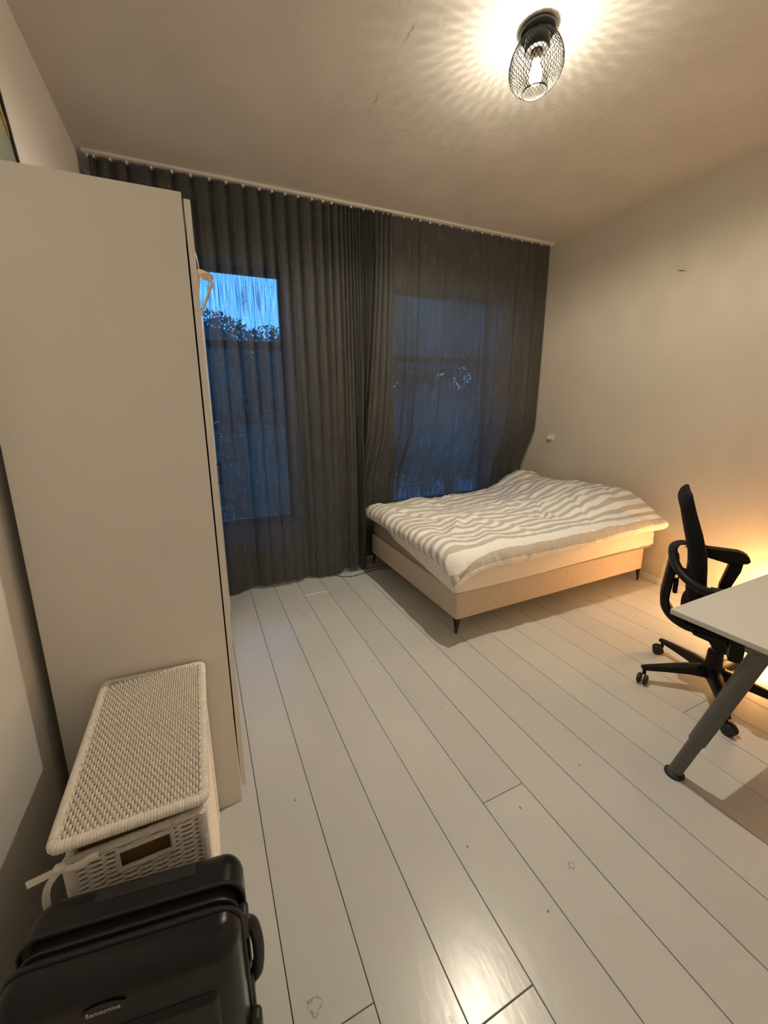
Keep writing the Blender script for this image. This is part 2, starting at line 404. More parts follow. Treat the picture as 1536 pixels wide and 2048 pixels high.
for sgn in (1, -1):
    for k in range(NW):
        pts = []
        for i in range(25):
            t = i/24; a = 2*PI*k/NW + sgn*t*1.25
            pts.append((LX+cage_r(t)*math.cos(a), LY+cage_r(t)*math.sin(a), ZT+(ZBm-ZT)*t))
        cg.tube(pts, .0011, 4, cap=False)
cage = cg.build('wire_cage', M_wire, lamp, fixn=False)
for (z, r) in ((ZBm, .051), (ZT, .056)):
    MB().tube([(LX+r*math.cos(2*PI*k/40), LY+r*math.sin(2*PI*k/40), z) for k in range(40)], .0022, 6, closed=True).build('cage_ring', M_wire, lamp, smooth=True)
ld = bpy.data.lights.new('bulb_light', 'POINT'); ld.energy = BULB_W*.125; ld.color = BULB_C; ld.shadow_soft_size = .008
lo = bpy.data.objects.new('bulb_light', ld); COL.objects.link(lo); lo.location = (0, 0, -.172); lo.parent = lamp
ld = bpy.data.lights.new('bulb_lobe', 'SPOT'); ld.energy = BULB_W*.90; ld.color = BULB_C; ld.shadow_soft_size = .012; ld.spot_size = math.radians(178); ld.spot_blend = .35
lo = bpy.data.objects.new('bulb_lobe', ld); COL.objects.link(lo); lo.location = (0, 0, -.174); lo.parent = lamp

# ------------------------------------------------------------------ globe lamp standing on the floor in the corner behind the desk
M_globe = glow_mat('amber_glass_glow', (1.0, .55, .2), 3)
gl = thing('globe_lamp', 'small amber globe lamp on the floor behind the desk', 'lamp', (3.38, 1.07, 0))
MB().lathe([(0, 0), (.055, 0), (.058, .006), (.055, .014), (.02, .02), (.012, .05), (.014, .12), (.03, .15), (0, .152)], (3.38, 1.07, 0), 32).build('lamp_base', M_black_metal, gl, smooth=True)
MB().lathe([(.0, .15)]+[(.085*math.sin(a*PI/16), .235-.085*math.cos(a*PI/16)) for a in range(1, 16)]+[(0, .32)], (3.38, 1.07, 0), 32).build('globe', M_globe, gl, smooth=True)
ld = bpy.data.lights.new('globe_light', 'POINT'); ld.energy = GLOW_W; ld.color = (1.0, .48, .16); ld.shadow_soft_size = .06
lo = bpy.data.objects.new('globe_light', ld); COL.objects.link(lo); lo.location = (0, 0, .235); lo.parent = gl

# ------------------------------------------------------------------ curtains
def curtain_material():
    m = bpy.data.materials.new('curtain_weave'); m.use_nodes = True; nt = m.node_tree; nt.nodes.clear()
    o = nt.nodes.new('ShaderNodeOutputMaterial')
    d = nt.nodes.new('ShaderNodeBsdfDiffuse'); tl = nt.nodes.new('ShaderNodeBsdfTranslucent'); tp = nt.nodes.new('ShaderNodeBsdfTransparent')
    uv = nt.nodes.new('ShaderNodeUVMap')
    mp = nt.nodes.new('ShaderNodeMapping'); mp.inputs['Scale'].default_value = (520, 90, 1); link(nt, uv.outputs[0], mp.inputs[0])
    n = nt.nodes.new('ShaderNodeTexNoise'); n.inputs['Scale'].default_value = 1; n.inputs['Detail'].default_value = 3; link(nt, mp.outputs[0], n.inputs['Vector'])
    mp2 = nt.nodes.new('ShaderNodeMapping'); mp2.inputs['Scale'].default_value = (70, 4, 1); link(nt, uv.outputs[0], mp2.inputs[0])
    n2 = nt.nodes.new('ShaderNodeTexNoise'); n2.inputs['Scale'].default_value = 1; n2.inputs['Detail'].default_value = 4; link(nt, mp2.outputs[0], n2.inputs['Vector'])
    cr = nt.nodes.new('ShaderNodeValToRGB')
    cr.color_ramp.elements[0].position = .3; cr.color_ramp.elements[0].color = (.085, .084, .078, 1)
    cr.color_ramp.elements[1].position = .75; cr.color_ramp.elements[1].color = (.118, .116, .108, 1)
    ad = nt.nodes.new('ShaderNodeMath'); ad.operation = 'ADD'; link(nt, n.outputs[0], ad.inputs[0]); link(nt, n2.outputs[0], ad.inputs[1])
    hf = nt.nodes.new('ShaderNodeMath'); hf.operation = 'MULTIPLY'; hf.inputs[1].default_value = .5; link(nt, ad.outputs[0], hf.inputs[0])
    link(nt, hf.outputs[0], cr.inputs[0]); link(nt, cr.outputs[0], d.inputs[0])
    tl.inputs[0].default_value = (.09, .10, .115, 1)
    m1 = nt.nodes.new('ShaderNodeMixShader'); m1.inputs[0].default_value = .24; link(nt, d.outputs[0], m1.inputs[1]); link(nt, tl.outputs[0], m1.inputs[2])
    mr = nt.nodes.new('ShaderNodeMapRange'); mr.inputs[1].default_value = .40; mr.inputs[2].default_value = .64; mr.inputs[3].default_value = .015; mr.inputs[4].default_value = .32
    link(nt, hf.outputs[0], mr.inputs[0])
    m2 = nt.nodes.new('ShaderNodeMixShader'); link(nt, mr.outputs[0], m2.inputs[0]); link(nt, m1.outputs[0], m2.inputs[1]); link(nt, tp.outputs[0], m2.inputs[2])
    link(nt, m2.outputs[0], o.inputs[0])
    return m
M_curtain = curtain_material()
def curtain(name, label, cols, rows, fn):
    """fn(u, v) -> point; u across 0..1, v down 0..1"""
    vs = []; uvs = []
    for j in range(rows+1):
        for i in range(cols+1):
            vs.append(fn(i/cols, j/rows))
    # arc length in u along the top row for the weave coordinate
    s = [0.0]
    for i in range(cols): s.append(s[-1]+(Vector(vs[i+1+cols*0])-Vector(vs[i])).length)
    fs = []
    for j in range(rows):
        for i in range(cols):
            a = j*(cols+1)+i; fs.append((a, a+1, a+cols+2, a+cols+1))
    me = bpy.data.meshes.new(name); me.from_pydata([tuple(q) for q in vs], [], fs)
    ul = me.uv_layers.new(name='UVMap')
    for li, lp in enumerate(me.loops):
        vi = lp.vertex_index; ul.data[li].uv = (s[vi % (cols+1)], vs[vi][2])
    me.polygons.foreach_set('use_smooth', [True]*len(me.polygons)); me.materials.append(M_curtain)
    o = bpy.data.objects.new(name, me); COL.objects.link(o); return tag(o, label, 'curtain', 'window curtains')
CT = 3.132
hooksL = [-.475, -.439, -.35, -.259, -.118, .005, .121, .24, .351, .469, .584, .674, .773, .871, .98, 1.07, 1.14, 1.199, 1.24, 1.274, 1.304, 1.334, 1.362, 1.391, 1.413, 1.435, 1.457, 1.479, 1.503, 1.53]
hooksR = [1.515, 1.55, 1.592, 1.64, 1.685, 1.79, 1.87, 1.952, 2.054, 2.157, 2.28, 2.4, 2.513, 2.628, 2.746, 2.867, 2.991, 3.119, 3.25, 3.38, 3.515]
def fold_phase(u, hooks):
    n = len(hooks)-1; p = u*n; i = min(int(p), n-1); t = p-i
    return i, t, hooks[i] + (hooks[i+1]-hooks[i])*t
def left_fn(u, v):
    n = len(hooksL)-1
    i, t, x = fold_phase(u, hooksL)
    gap = hooksL[i+1]-hooksL[i]
    zlow = .028 + .012*math.sin(u*23)
    vv = v
    # pleat shape: flat front with a deep narrow groove at every hook
    g0 = min(t, 1-t)*gap; wdt = .017 if gap > .06 else .010
    A_top = .062 if gap > .06 else .055
    dp = A_top*(1-math.exp(-(g0/wdt)**1.5)) - .006*math.sin(2*PI*t) if gap > .06 else A_top*(.15+.85*abs(math.sin(PI*t))**.7)
    # lower down, softer and larger folds take over
    ph = u*n*PI*.5 + .9*math.sin(u*9.0) + .25*nz(u*6, v*1.2)
    low = .080*(1-math.exp(-(abs(math.sin(ph*.5))/.42)**1.6)) + .014*nz(u*n*.9, v*1.5, 3.1)
    k = smooth01((v-.08)/.8)
    d = dp*(1-.72*k) + low*k*.85
    xs = x + (.010*math.sin(ph*1.0+1.0)*k) + .012*nz(u*14, v*2.0, 7)*k
    # toward the bottom the panel spreads a little past the meeting line
    xs += .03*k*smooth01((u-.55)/.45)*(1-abs(2*u-1.55))
    xs -= .165*k*smooth01((u-.72)/.28)
    y = 3.275 - d + .055*k*smooth01((u-.82)/.12)
    z = CT + (zlow-CT)*vv
    if vv < .001: z -= .012*abs(math.sin(PI*t))**2 * (1 if gap > .06 else .4)
    return Vector((xs, y, z))
def right_fn(u, v):
    n = len(hooksR)-1
    i, t, x = fold_phase(u, hooksR); gap = hooksR[i+1]-hooksR[i]
    s = abs(math.sin(PI*t))**.45
    dp = (.045 if gap < .06 else .020*(.55+.45*nz(i*3.1, 1.7)))*s*(1 if gap < .06 else 1-.75*smooth01(v/.35))
    k = smooth01(v)
    # cloth is drawn a little toward the meeting line and behind the bed
    sweep = -.20*k*k*smooth01(1-abs(u-.45)/.5) - .105*(v**2.2)*smooth01((u-.7)/.3) - .17*k*smooth01(1-u/.25)
    # one long diagonal fold, hanging from the eighth hook and sweeping to the left, and smaller ones
    dfold = 0
    for (uc, wd, am, sw) in ((.335, .014, .085, 0), (.262, .010, .045, 0), (.40, .008, .016, 0), (.475, .012, .020, 0), (.56, .009, .014, 0), (.66, .012, .018, 0), (.75, .008, .013, 0), (.83, .013, .028, 0), (.93, .012, .022, 0)):
        q = (u-uc-sw*v*v*.0)/wd
        dfold += am*(math.exp(-(q/2.2)**2) if q < 0 else math.exp(-(q*2.2)**2))*(.3+.7*k) - am*.45*math.exp(-((q-1.1)/.55)**2)*(.3+.7*k)
    low = .010*math.sin(u*46+1.3*math.sin(u*11))*k + .010*nz(u*22, v*1.3, 5)*k
    y = 3.245 - dp*(1-.6*k) - dfold*(1-smooth01((v-.68)/.2)*.8) - low*(1-smooth01((v-.6)/.15)*.5)
    # the cloth is tucked down between bed and wall
    z = CT + (.06-CT)*v
    y += smooth01((1.35-z)/.55)*.155
    if v < .001: z -= .010*abs(math.sin(PI*t))**2
    return Vector((x+sweep, min(y, YW-.02), z))
curtain('curtain', 'dark grey curtain panel beside the wardrobe, hanging down to the floor', 620, 44, left_fn)
curtain('curtain', 'dark grey curtain panel behind the bed, reaching the right wall', 560, 44, right_fn)
rail = thing('curtain_rail', 'thin white curtain track fixed to the ceiling', 'curtain rail', (1.5, 3.215, HC))
MB().box(-.50, 3.53, 3.200, 3.232, HC-.016, HC).build('track', M_white, rail)
gl_ = None
M_glider = mat('white_nylon', (.8, .78, .72), rough=.35)
for hk_, hx in enumerate(hooksL+hooksR):
    if 1.18 < hx < 1.62 and hk_ % 4: continue
    if gl_ is None:
        gl_ = MB().rbox(-.006, .006, -.005, .005, -.016, .0, .002).build('glider', M_glider, rail, world=False); g_ = gl_
    else:
        g_ = gl_.copy(); COL.objects.link(g_)
    g_.location = (hx-1.5, .012, -.0155)

# ------------------------------------------------------------------ wardrobe
M_lam = mat('white_laminate', (.82, .79, .735), rough=.45, var=.015, vscale=3)
M_lamedge = mat('white_edge_band', (.84, .81, .75), rough=.4)
M_handle = mat('black_handle', (.012, .012, .012), rough=.35, metal=.4)
wd = thing('wardrobe', 'tall white laminate wardrobe against the left wall', 'wardrobe', (-.24, 2.12, 0))
WX0, WX1, WY0, WY1, WH = -.503, .0205, 1.368, 2.868, 2.172
MB().box(WX0, WX1, WY0, WY0+.018, 0, WH).build('side_panel', M_lam, wd, bevel=.0008)
MB().box(WX0, WX1, WY1-.018, WY1, 0, WH).build('side_panel', M_lam, wd, bevel=.0008)
MB().box(WX0, WX1, WY0+.0185, WY1-.0185, WH-.018, WH).build('top_panel', M_lam, wd)
MB().box(WX0, WX1, WY0+.0185, WY1-.0185, .06, .078).build('bottom_panel', M_lam, wd)
MB().box(WX1-.03, WX1-.012, WY0+.0185, WY1-.0185, 0, .059).build('plinth', M_lam, wd)
MB().box(WX0, WX0+.006, WY0+.0185, WY1-.0185, .0785, WH-.0185).build('back_panel', M_lam, wd)
for yd in (1.868, 2.368): MB().box(WX0+.007, WX1-.004, yd-.009, yd+.009, .0785, WH-.0185).build('divider', M_lam, wd)
def door(y0, y1, ang, hy=None):
    d = MB().box(.0255, .0435, y0, y1, .068, 2.157)
    M = Matrix.Translation((.0255, y0, 0)) @ Matrix.Rotation(-ang, 4, 'Z') @ Matrix.Translation((-.0255, -y0, 0))
    d.move(M); do = d.build('door', M_lamedge, wd, bevel=.0008)
    if hy is None: return
    h = MB().rbox(.060, .070, hy-.006, hy+.006, 1.03, 1.195, .003)
    for z in (1.05, 1.175): h.rbox(.0435, .062, hy-.004, hy+.004, z-.004, z+.004, .001)
    h.move(M).build('handle', M_handle, do, smooth=True)
door(1.3705, 1.866, 0); door(1.870, 2.366, 0); door(2.370, 2.866, math.radians(6.6), 2.835)

# coat hanger hooked over the top of the first door
M_hanger = mat('pale_wood_hanger', (.62, .47, .30), rough=.45, var=.06, vscale=20)
M_steel = mat('steel_wire', (.5, .48, .45), rough=.3, metal=1)
hg = thing('coat_hanger', 'pale coat hanger hooked over the wardrobe door', 'hanger', (.07, 1.71, 1.98))
arm = MB(); n = 17; prof = []
for i in range(n):
    t = i/(n-1)*2-1           # -1 near end, +1 far end
    y = 1.71 + t*.205; z = 2.062 - .072*abs(t)**1.25
    x = .060 + .018*max(0, -t)**1.5 - .009*max(0, t)
    hw = .007 + .014*max(0, -t)**2.2; hh = .010 + .003*abs(t)**2
    prof.append((x, y, z, hw, hh))
vs = []; fs = []
for (x, y, z, hw, hh) in prof:
    for k in range(10):
        a = 2*PI*k/10; vs.append((x+hw*math.cos(a), y, z+hh*math.sin(a)))
for i in range(n-1):
    for k in range(10): fs.append((i*10+k, i*10+(k+1) % 10, (i+1)*10+(k+1) % 10, (i+1)*10+k))
fs += [tuple(range(9, -1, -1)), tuple((n-1)*10+k for k in range(10))]
arm.add(vs, fs).build('shoulder', M_hanger, hg, smooth=True)
MB().tube(spline([(.080, 1.508, 1.992), (.092, 1.510, 1.972), (.086, 1.55, 1.964), (.072, 1.71, 1.952), (.058, 1.88, 1.945), (.052, 1.908, 1.985)], 6), .0048, 8).build('trouser_bar', M_hanger, hg, smooth=True)
MB().tube(spline([(.062, 1.71, 2.066), (.060, 1.71, 2.10), (.052, 1.71, 2.14), (.046, 1.71, 2.161), (.034, 1.71, 2.164), (.0235, 1.71, 2.158), (.0235, 1.71, 2.14)], 5), .0018, 6).build('hook', M_steel, hg, smooth=True)

# framed picture leaning on the wall on top of the wardrobe
M_art = mat('grey_green_art_print', (.30, .31, .25), rough=.3, var=.12, vscale=6)
M_gold = mat('gold_relief', (.55, .42, .14), rough=.25, metal=.9)
pf = thing('picture_frame', 'black framed picture leaning against the wall on top of the wardrobe', 'picture', (-.46, 1.62, WH))
Mlean = Matrix.Translation((-.462, 0, WH)) @ Matrix.Rotation(-.095, 4, 'Y')
y0, y1, hh, t = 1.30, 1.905, .66, .016
f = MB().rbox(-.02, 0, y0, y0+t, 0, hh, .003).rbox(-.02, 0, y1-t, y1, 0, hh, .003).rbox(-.02, 0, y0+t, y1-t, 0, t, .003).rbox(-.02, 0, y0+t, y1-t, hh-t, hh, .003)
f.move(Mlean).build('frame', M_black_metal, pf, smooth=True)
MB().box(-.014, -.008, y0+t, y1-t, t, hh-t).move(Mlean).build('print', M_art, pf)
o = MB()
for k in range(5):
    yy = 1.845-.012*k; zz = .30+.03*k
    o.tube(spline([(-.006, yy+.024, zz), (-.004, yy+.018, zz+.05), (-.004, yy-.01, zz+.075), (-.004, yy-.04, zz+.05), (-.006, yy-.03, zz+.02)], 6), .004, 6)
o.move(Mlean).build('gilded_ornament', M_gold, pf, smooth=True)

# ------------------------------------------------------------------ bed
def fabric_material(name, c1, c2, sc_=220, bump=.25):
    m, nt, p = new_mat(name)
    g = nt.nodes.new('ShaderNodeNewGeometry')
    n = nt.nodes.new('ShaderNodeTexNoise'); n.inputs['Scale'].default_value = sc_; n.inputs['Detail'].default_value = 3; link(nt, g.outputs['Position'], n.inputs['Vector'])
    cr = nt.nodes.new('ShaderNodeValToRGB'); cr.color_ramp.elements[0].position = .3; cr.color_ramp.elements[1].position = .7
    cr.color_ramp.elements[0].color = (*c1, 1); cr.color_ramp.elements[1].color = (*c2, 1); link(nt, n.outputs[0], cr.inputs[0]); link(nt, cr.outputs[0], p.inputs['Base Color'])
    p.inputs['Roughness'].default_value = .9; p.inputs['Specular IOR Level'].default_value = .15
    b = nt.nodes.new('ShaderNodeBump'); b.inputs['Strength'].default_value = bump; b.inputs['Distance'].default_value = .003
    link(nt, n.outputs[0], b.inputs['Height']); link(nt, b.outputs[0], p.inputs['Normal'])
    return m
M_base = fabric_material('beige_upholstery', (.52, .44, .355), (.68, .60, .50), 160)
M_matt = fabric_material('mattress_ticking', (.31, .265, .225), (.38, .33, .285), 120)
M_sheet = fabric_material('white_cotton', (.84, .81, .76), (.88, .85, .80), 400, .08)
BX0, BX1, BY0, BY1 = 1.493, 3.47, 1.947, 3.335
bed = thing('bed', 'beige upholstered box spring bed base on thin black legs', 'bed', ((BX0+BX1)/2, (BY0+BY1)/2, 0))
ym = (BY0+BY1)/2
for (a, b) in ((BY0, ym-.002), (ym+.002, BY1)):
    MB().rbox(BX0, BX1, a, b, .108, .312, .014, 3).build('box_spring', M_base, bed, smooth=True)
for (x, y, sx_, sy_) in ((BX0, BY0, 1, 1), (BX0, BY1, 1, -1), (BX1, BY0, -1, 1), (BX1, BY1, -1, -1)):
    l = MB(); x += .006*sx_; y += .008*sy_
    def pl_(dx0, dx1, dy0, dy1, z): return [(x+sx_*dx0, y+sy_*dy0, z), (x+sx_*dx1, y+sy_*dy0, z), (x+sx_*dx1, y+sy_*dy1, z), (x+sx_*dx0, y+sy_*dy1, z)]
    def taper(tp, bt): l.add(pl_(*tp, .107)+pl_(*bt, 0), [(0,1,2,3), (7,6,5,4)]+[(i, (i+1) % 4, (i+1) % 4+4, i+4) for i in range(4)])
    taper((0, .034, 0, .005), (.003, .013, .002, .007)); taper((0, .005, .005, .034), (.003, .008, .007, .015))
    l.build('leg', M_black_metal, bed)
# mattress, turned a touch on its base
MX0, MX1, MY0, MY1, MZ0, MZ1 = 1.478, 3.500, 1.945, 3.330, .313, .525
Mturn = Matrix.Translation((1.49, 1.945, 0)) @ Matrix.Rotation(-.022, 4, 'Z') @ Matrix.Translation((-1.49, -1.945, 0))
mt = tag(MB().rbox(MX0, MX1, MY0, MY1, MZ0, MZ1, .03, 4).move(Mturn).build('mattress', M_matt, smooth=True), 'thick beige mattress lying on the box spring base', 'mattress')
# fitted sheet: cap over the mattress whose hem is pulled up along the foot end
def sheet():
    x0, x1, y0, y1, zt = MX0-.006, MX1+.006, MY0-.006, MY1+.006, MZ1+.005
    r = .035; path = []
    def side(a, b, n): return [Vector(a).lerp(Vector(b), i/n) for i in range(n)]
    # perimeter, starting at the near foot corner and running along the front side, head, back, foot
    pts = []
    def corner(cx, cy, a0):
        for k in range(7):
            a = a0 + k/6*PI/2; pts.append((cx+r*math.cos(a), cy+r*math.sin(a)))
    corner(x0+r, y0+r, PI)
    for i in range(1, 90): pts.append((x0+r+(x1-x0-2*r)*i/90, y0))
    corner(x1-r, y0+r, 1.5*PI)
    for i in range(1, 50): pts.append((x1, y0+r+(y1-y0-2*r)*i/50))
    corner(x1-r, y1-r, 0)
    for i in range(1, 60): pts.append((x1-r-(x1-x0-2*r)*i/60, y1))
    corner(x0+r, y1-r, PI/2)
    for i in range(1, 70): pts.append((x0, y1-r-(y1-y0-2*r)*i/70))
    n = len(pts); R = 14; vs = []; cx, cy = (x0+x1)/2, (y0+y1)/2
    for j in range(R+1):
        for (px, py) in pts:
            if py < y0+r+.001: zb = .314 + .040*smooth01((px-1.7)/1.8)     # front hem
            elif px < x0+r+.001: zb = interp(py, [(1.95, .314), (2.2, .335), (2.5, .368), (2.85, .402), (3.0, .45), (3.1, .50), (3.4, .51)])
            else: zb = .36
            d = Vector((px-cx, py-cy)); L = 0.0
            if j <= 4:   # rounding at the top edge
                a = j/4*PI/2; ins = r*(1-math.sin(a)); z = zt-r*(1-math.cos(a))
            else:
                t = (j-4)/(R-4); ins = 0; z = (zt-r)+(zb-(zt-r))*t
            nxv = Vector(((-1 if px < x0+r*.3 else (1 if px > x1-r*.3 else 0)), (-1 if py < y0+r*.3 else (1 if py > y1-r*.3 else 0))))
            wr = .006*nz(px*9, py*9, z*16) + .004*nz(px*22+z*20, py*22, z*5) if j > 2 else 0
            if j >= 4 and py < y0+r: wr += .009*math.sin((px*3.2+z*26)+2*nz(px*3, 0, 0))*max(0, min(1, (px-2.2)/1.0))*.7
            if j == R: wr -= .004
            sx_ = min(max(px, x0+ins), x1-ins); sy_ = min(max(py, y0+ins), y1-ins)
            wr = max(wr, -.003)
            vs.append((sx_+nxv.x*wr, sy_+nxv.y*wr, z))
    fs = []
    for j in range(R):
        for i in range(n): fs.append((j*n+i, j*n+(i+1) % n, (j+1)*n+(i+1) % n, (j+1)*n+i))
    fs.append(tuple(range(n)))
    return MB().add(vs, fs)
tag(sheet().move(Mturn).build('fitted_sheet', M_sheet, smooth=50), 'white cotton fitted sheet stretched over the mattress', 'sheet')
# pillow under the duvet at the head end
def pillow(cx, cy, cz, lx, ly, h, rz):
    n = 24; vs = []; fs = []
    for s in (1, -1):
        for j in range(n+1):
            for i in range(n+1):
                u, v = i/n*2-1, j/n*2-1
                e = max(0, (1-u**4))*max(0, (1-v**4))
                z = h*(e**.55)*.5*s
                pin = 1-.06*(1-abs(u))*0
                vs.append((u*lx/2*(1-.05*(1-v*v)*0+.03*(u*u*v*v)), v*ly/2*(1+.03*u*u*v*v), z+.006*nz(u*3, v*3, s)))
    m = (n+1)**2
    for j in range(n):
        for i in range(n):
            a = j*(n+1)+i; fs.append((a, a+1, a+n+2, a+n+1)); fs.append((m+a, m+a+n+1, m+a+n+2, m+a+1))
    return MB().add(vs, fs).move(Matrix.Translation((cx, cy, cz)) @ Matrix.Rotation(rz, 4, 'Z'))
tag(pillow(3.27, 2.92, .598, .40, .62, .12, .1).build('pillow', M_sheet, smooth=60), 'white pillow tucked under the duvet at the head end', 'pillow')

# duvet with woven stripes
def duvet_material():
    m, nt, p = new_mat('striped_cotton')
    uv = nt.nodes.new('ShaderNodeUVMap'); sp = nt.nodes.new('ShaderNodeSeparateXYZ'); link(nt, uv.outputs[0], sp.inputs[0])
    def mth(op, a, b=0.0):
        q = nt.nodes.new('ShaderNodeMath'); q.operation = op
        for i, e in enumerate((a, b)):
            if isinstance(e, (int, float)): q.inputs[i].default_value = e
            else: link(nt, e, q.inputs[i])
        return q.outputs[0]
    ph = mth('FRACT', mth('DIVIDE', mth('ADD', sp.outputs[1], 5.0), .078))
    edge = mth('MULTIPLY', mth('LESS_THAN', ph, .48), 1.0)
    mp = nt.nodes.new('ShaderNodeMapping'); mp.inputs['Scale'].default_value = (500, 500, 1); link(nt, uv.outputs[0], mp.inputs[0])
    n = nt.nodes.new('ShaderNodeTexNoise'); n.inputs['Scale'].default_value = 1; n.inputs['Detail'].default_value = 2; link(nt, mp.outputs[0], n.inputs['Vector'])
    c1 = nt.nodes.new('ShaderNodeMix'); c1.data_type = 'RGBA'; link(nt, n.outputs[0], c1.inputs[0]); c1.inputs[6].default_value = (.54, .50, .43, 1); c1.inputs[7].default_value = (.64, .60, .53, 1)
    mx = nt.nodes.new('ShaderNodeMix'); mx.data_type = 'RGBA'; link(nt, edge, mx.inputs[0]); mx.inputs[6].default_value = (.92, .90, .85, 1); link(nt, c1.outputs[2], mx.inputs[7])
    link(nt, mx.outputs[2], p.inputs['Base Color']); p.inputs['Roughness'].default_value = .9; p.inputs['Specular IOR Level'].default_value = .12
    g = nt.nodes.new('ShaderNodeNewGeometry')
    n2 = nt.nodes.new('ShaderNodeTexNoise'); n2.inputs['Scale'].default_value = 26; n2.inputs['Detail'].default_value = 4; link(nt, g.outputs['Position'], n2.inputs['Vector'])
    b = nt.nodes.new('ShaderNodeBump'); b.inputs['Strength'].default_value = .55; b.inputs['Distance'].default_value = .012
    link(nt, n2.outputs[0], b.inputs['Height']); link(nt, b.outputs[0], p.inputs['Normal'])
    return m
M_duvet = duvet_material()
def duvet():
    NA, NB = 190, 140
    a0, a1, b0, b1 = -.085, 1.985, -.115, 1.335
    def fold(t, r):     # t<0 hangs over an edge: returns (horizontal, drop)
        if t >= 0: return t, 0.0
        th = min(-t/r, 1.15); h = -r*math.sin(th); d = r*(1-math.cos(th)); rest = -t - th*r
        return h - rest*math.cos(th), d + rest*math.sin(th)
    def mid(a, b):
        ha, da = fold(a, .10); hb, db = fold(b, .09)
        x = 1.470 + ha; y = 1.934 + hb - .022*max(a, 0)
        head = smooth01((a-.95)/.75)
        z = .556 - da*.95 - db*(.95-.4*head)
        z += .10*head*smooth01((b+.05)/.35)*(1-.35*smooth01((b-.75)/.5)) + .055*smooth01((a-1.35)/.4)*smooth01((b+.06)/.25)
        # gathered pillow hump against the curtain at the head
        z += .075*math.exp(-((a-1.72)/.16)**2-((b-1.25)/.16)**2)
        z -= .075*math.exp(-((a+.09)/.15)**2-((b+.10)/.15)**2)*smooth01(-min(a, b)/.07)
        return Vector((x, y, z))
    vs = []; uv = []; fs = []
    def thick(a, b):
        ea = min(a-a0, a1-a); eb = min(b-b0, b1-b); e = min(ea, eb)
        env = (1-(1-min(1, max(0, e)/.10))**2)**.5
        q = .092
        q += .030*nz(a*2.4, b*2.6, 1.0) + .024*nz(a*4.2+b*2.2, b*6.0-a, 4.0)
        rid = 0
        for (px, py, dx, dy, L, w_, am) in RIDGES:
            s_ = (a-px)*dx+(b-py)*dy; c_ = -(a-px)*dy+(b-py)*dx+.03*nz(s_*4, px*9, 2)
            rid += am*math.exp(-(c_/w_)**2)*smooth01(1-abs(s_)/L)
        q += rid
        # puckered hem along the borders
        pk = .020*nz(a*30, b*30, 8)*math.exp(-max(e, 0)/.07) + .006*nz(a*13, b*15, 5)
        return (q+pk)*env, env
    rr = random.Random(11); RIDGES = []
    for k in range(60):
        an = rr.choice([rr.gauss(.15, .35), rr.gauss(2.3, .4), rr.gauss(.9, .3)])
        RIDGES.append((rr.uniform(.1, 1.9), rr.uniform(.1, 1.35), math.cos(an), math.sin(an), rr.uniform(.15, .45), rr.uniform(.02, .045), rr.uniform(-.026, .026)))
    m = (NA+1)*(NB+1)
    for s in (0, 1):
        for j in range(NB+1):
            for i in range(NA+1):
                a = a0+(a1-a0)*i/NA; b = b0+(b1-b0)*j/NB
                p = mid(a, b); e_ = 1e-3
                nrm = (mid(a+e_, b)-mid(a-e_, b)).cross(mid(a, b+e_)-mid(a, b-e_)).normalized()
                t, env = thick(a, b)
                if s == 0: q = p+nrm*t
                else: q = p-nrm*.014*env
                q.x += .012*nz(b*7, 3.3, a*2)*(1 if a < .05 else .3); q.y += .010*nz(a*6, 9.1)*(1 if b < .05 else .3)
                q.x = min(q.x, XR-.012); q.y = min(q.y, 3.325)
                vs.append(q); uv.append((a, b))
    for j in range(NB):
        for i in range(NA):
            k = j*(NA+1)+i; fs.append((k, k+1, k+NA+2, k+NA+1)); fs.append((m+k, m+k+NA+1, m+k+NA+2, m+k+1))
    bord = [i for i in range(NA+1)] + [j*(NA+1)+NA for j in range(1, NB+1)] + [NB*(NA+1)+i for i in range(NA-1, -1, -1)] + [j*(NA+1) for j in range(NB-1, 0, -1)]
    for p, q in zip(bord, bord[1:]+bord[:1]): fs.append((p, m+p, m+q, q))
    me = bpy.data.meshes.new('duvet'); me.from_pydata([tuple(q) for q in vs], [], fs)
    ul = me.uv_layers.new(name='UVMap')
    for li, lp in enumerate(me.loops): ul.data[li].uv = uv[lp.vertex_index]
    me.polygons.foreach_set('use_smooth', [True]*len(me.polygons)); me.materials.append(M_duvet)
    o = bpy.data.objects.new('duvet', me); COL.objects.link(o); return o
tag(duvet(), 'puffy duvet in grey and white stripes spread over the bed', 'duvet')

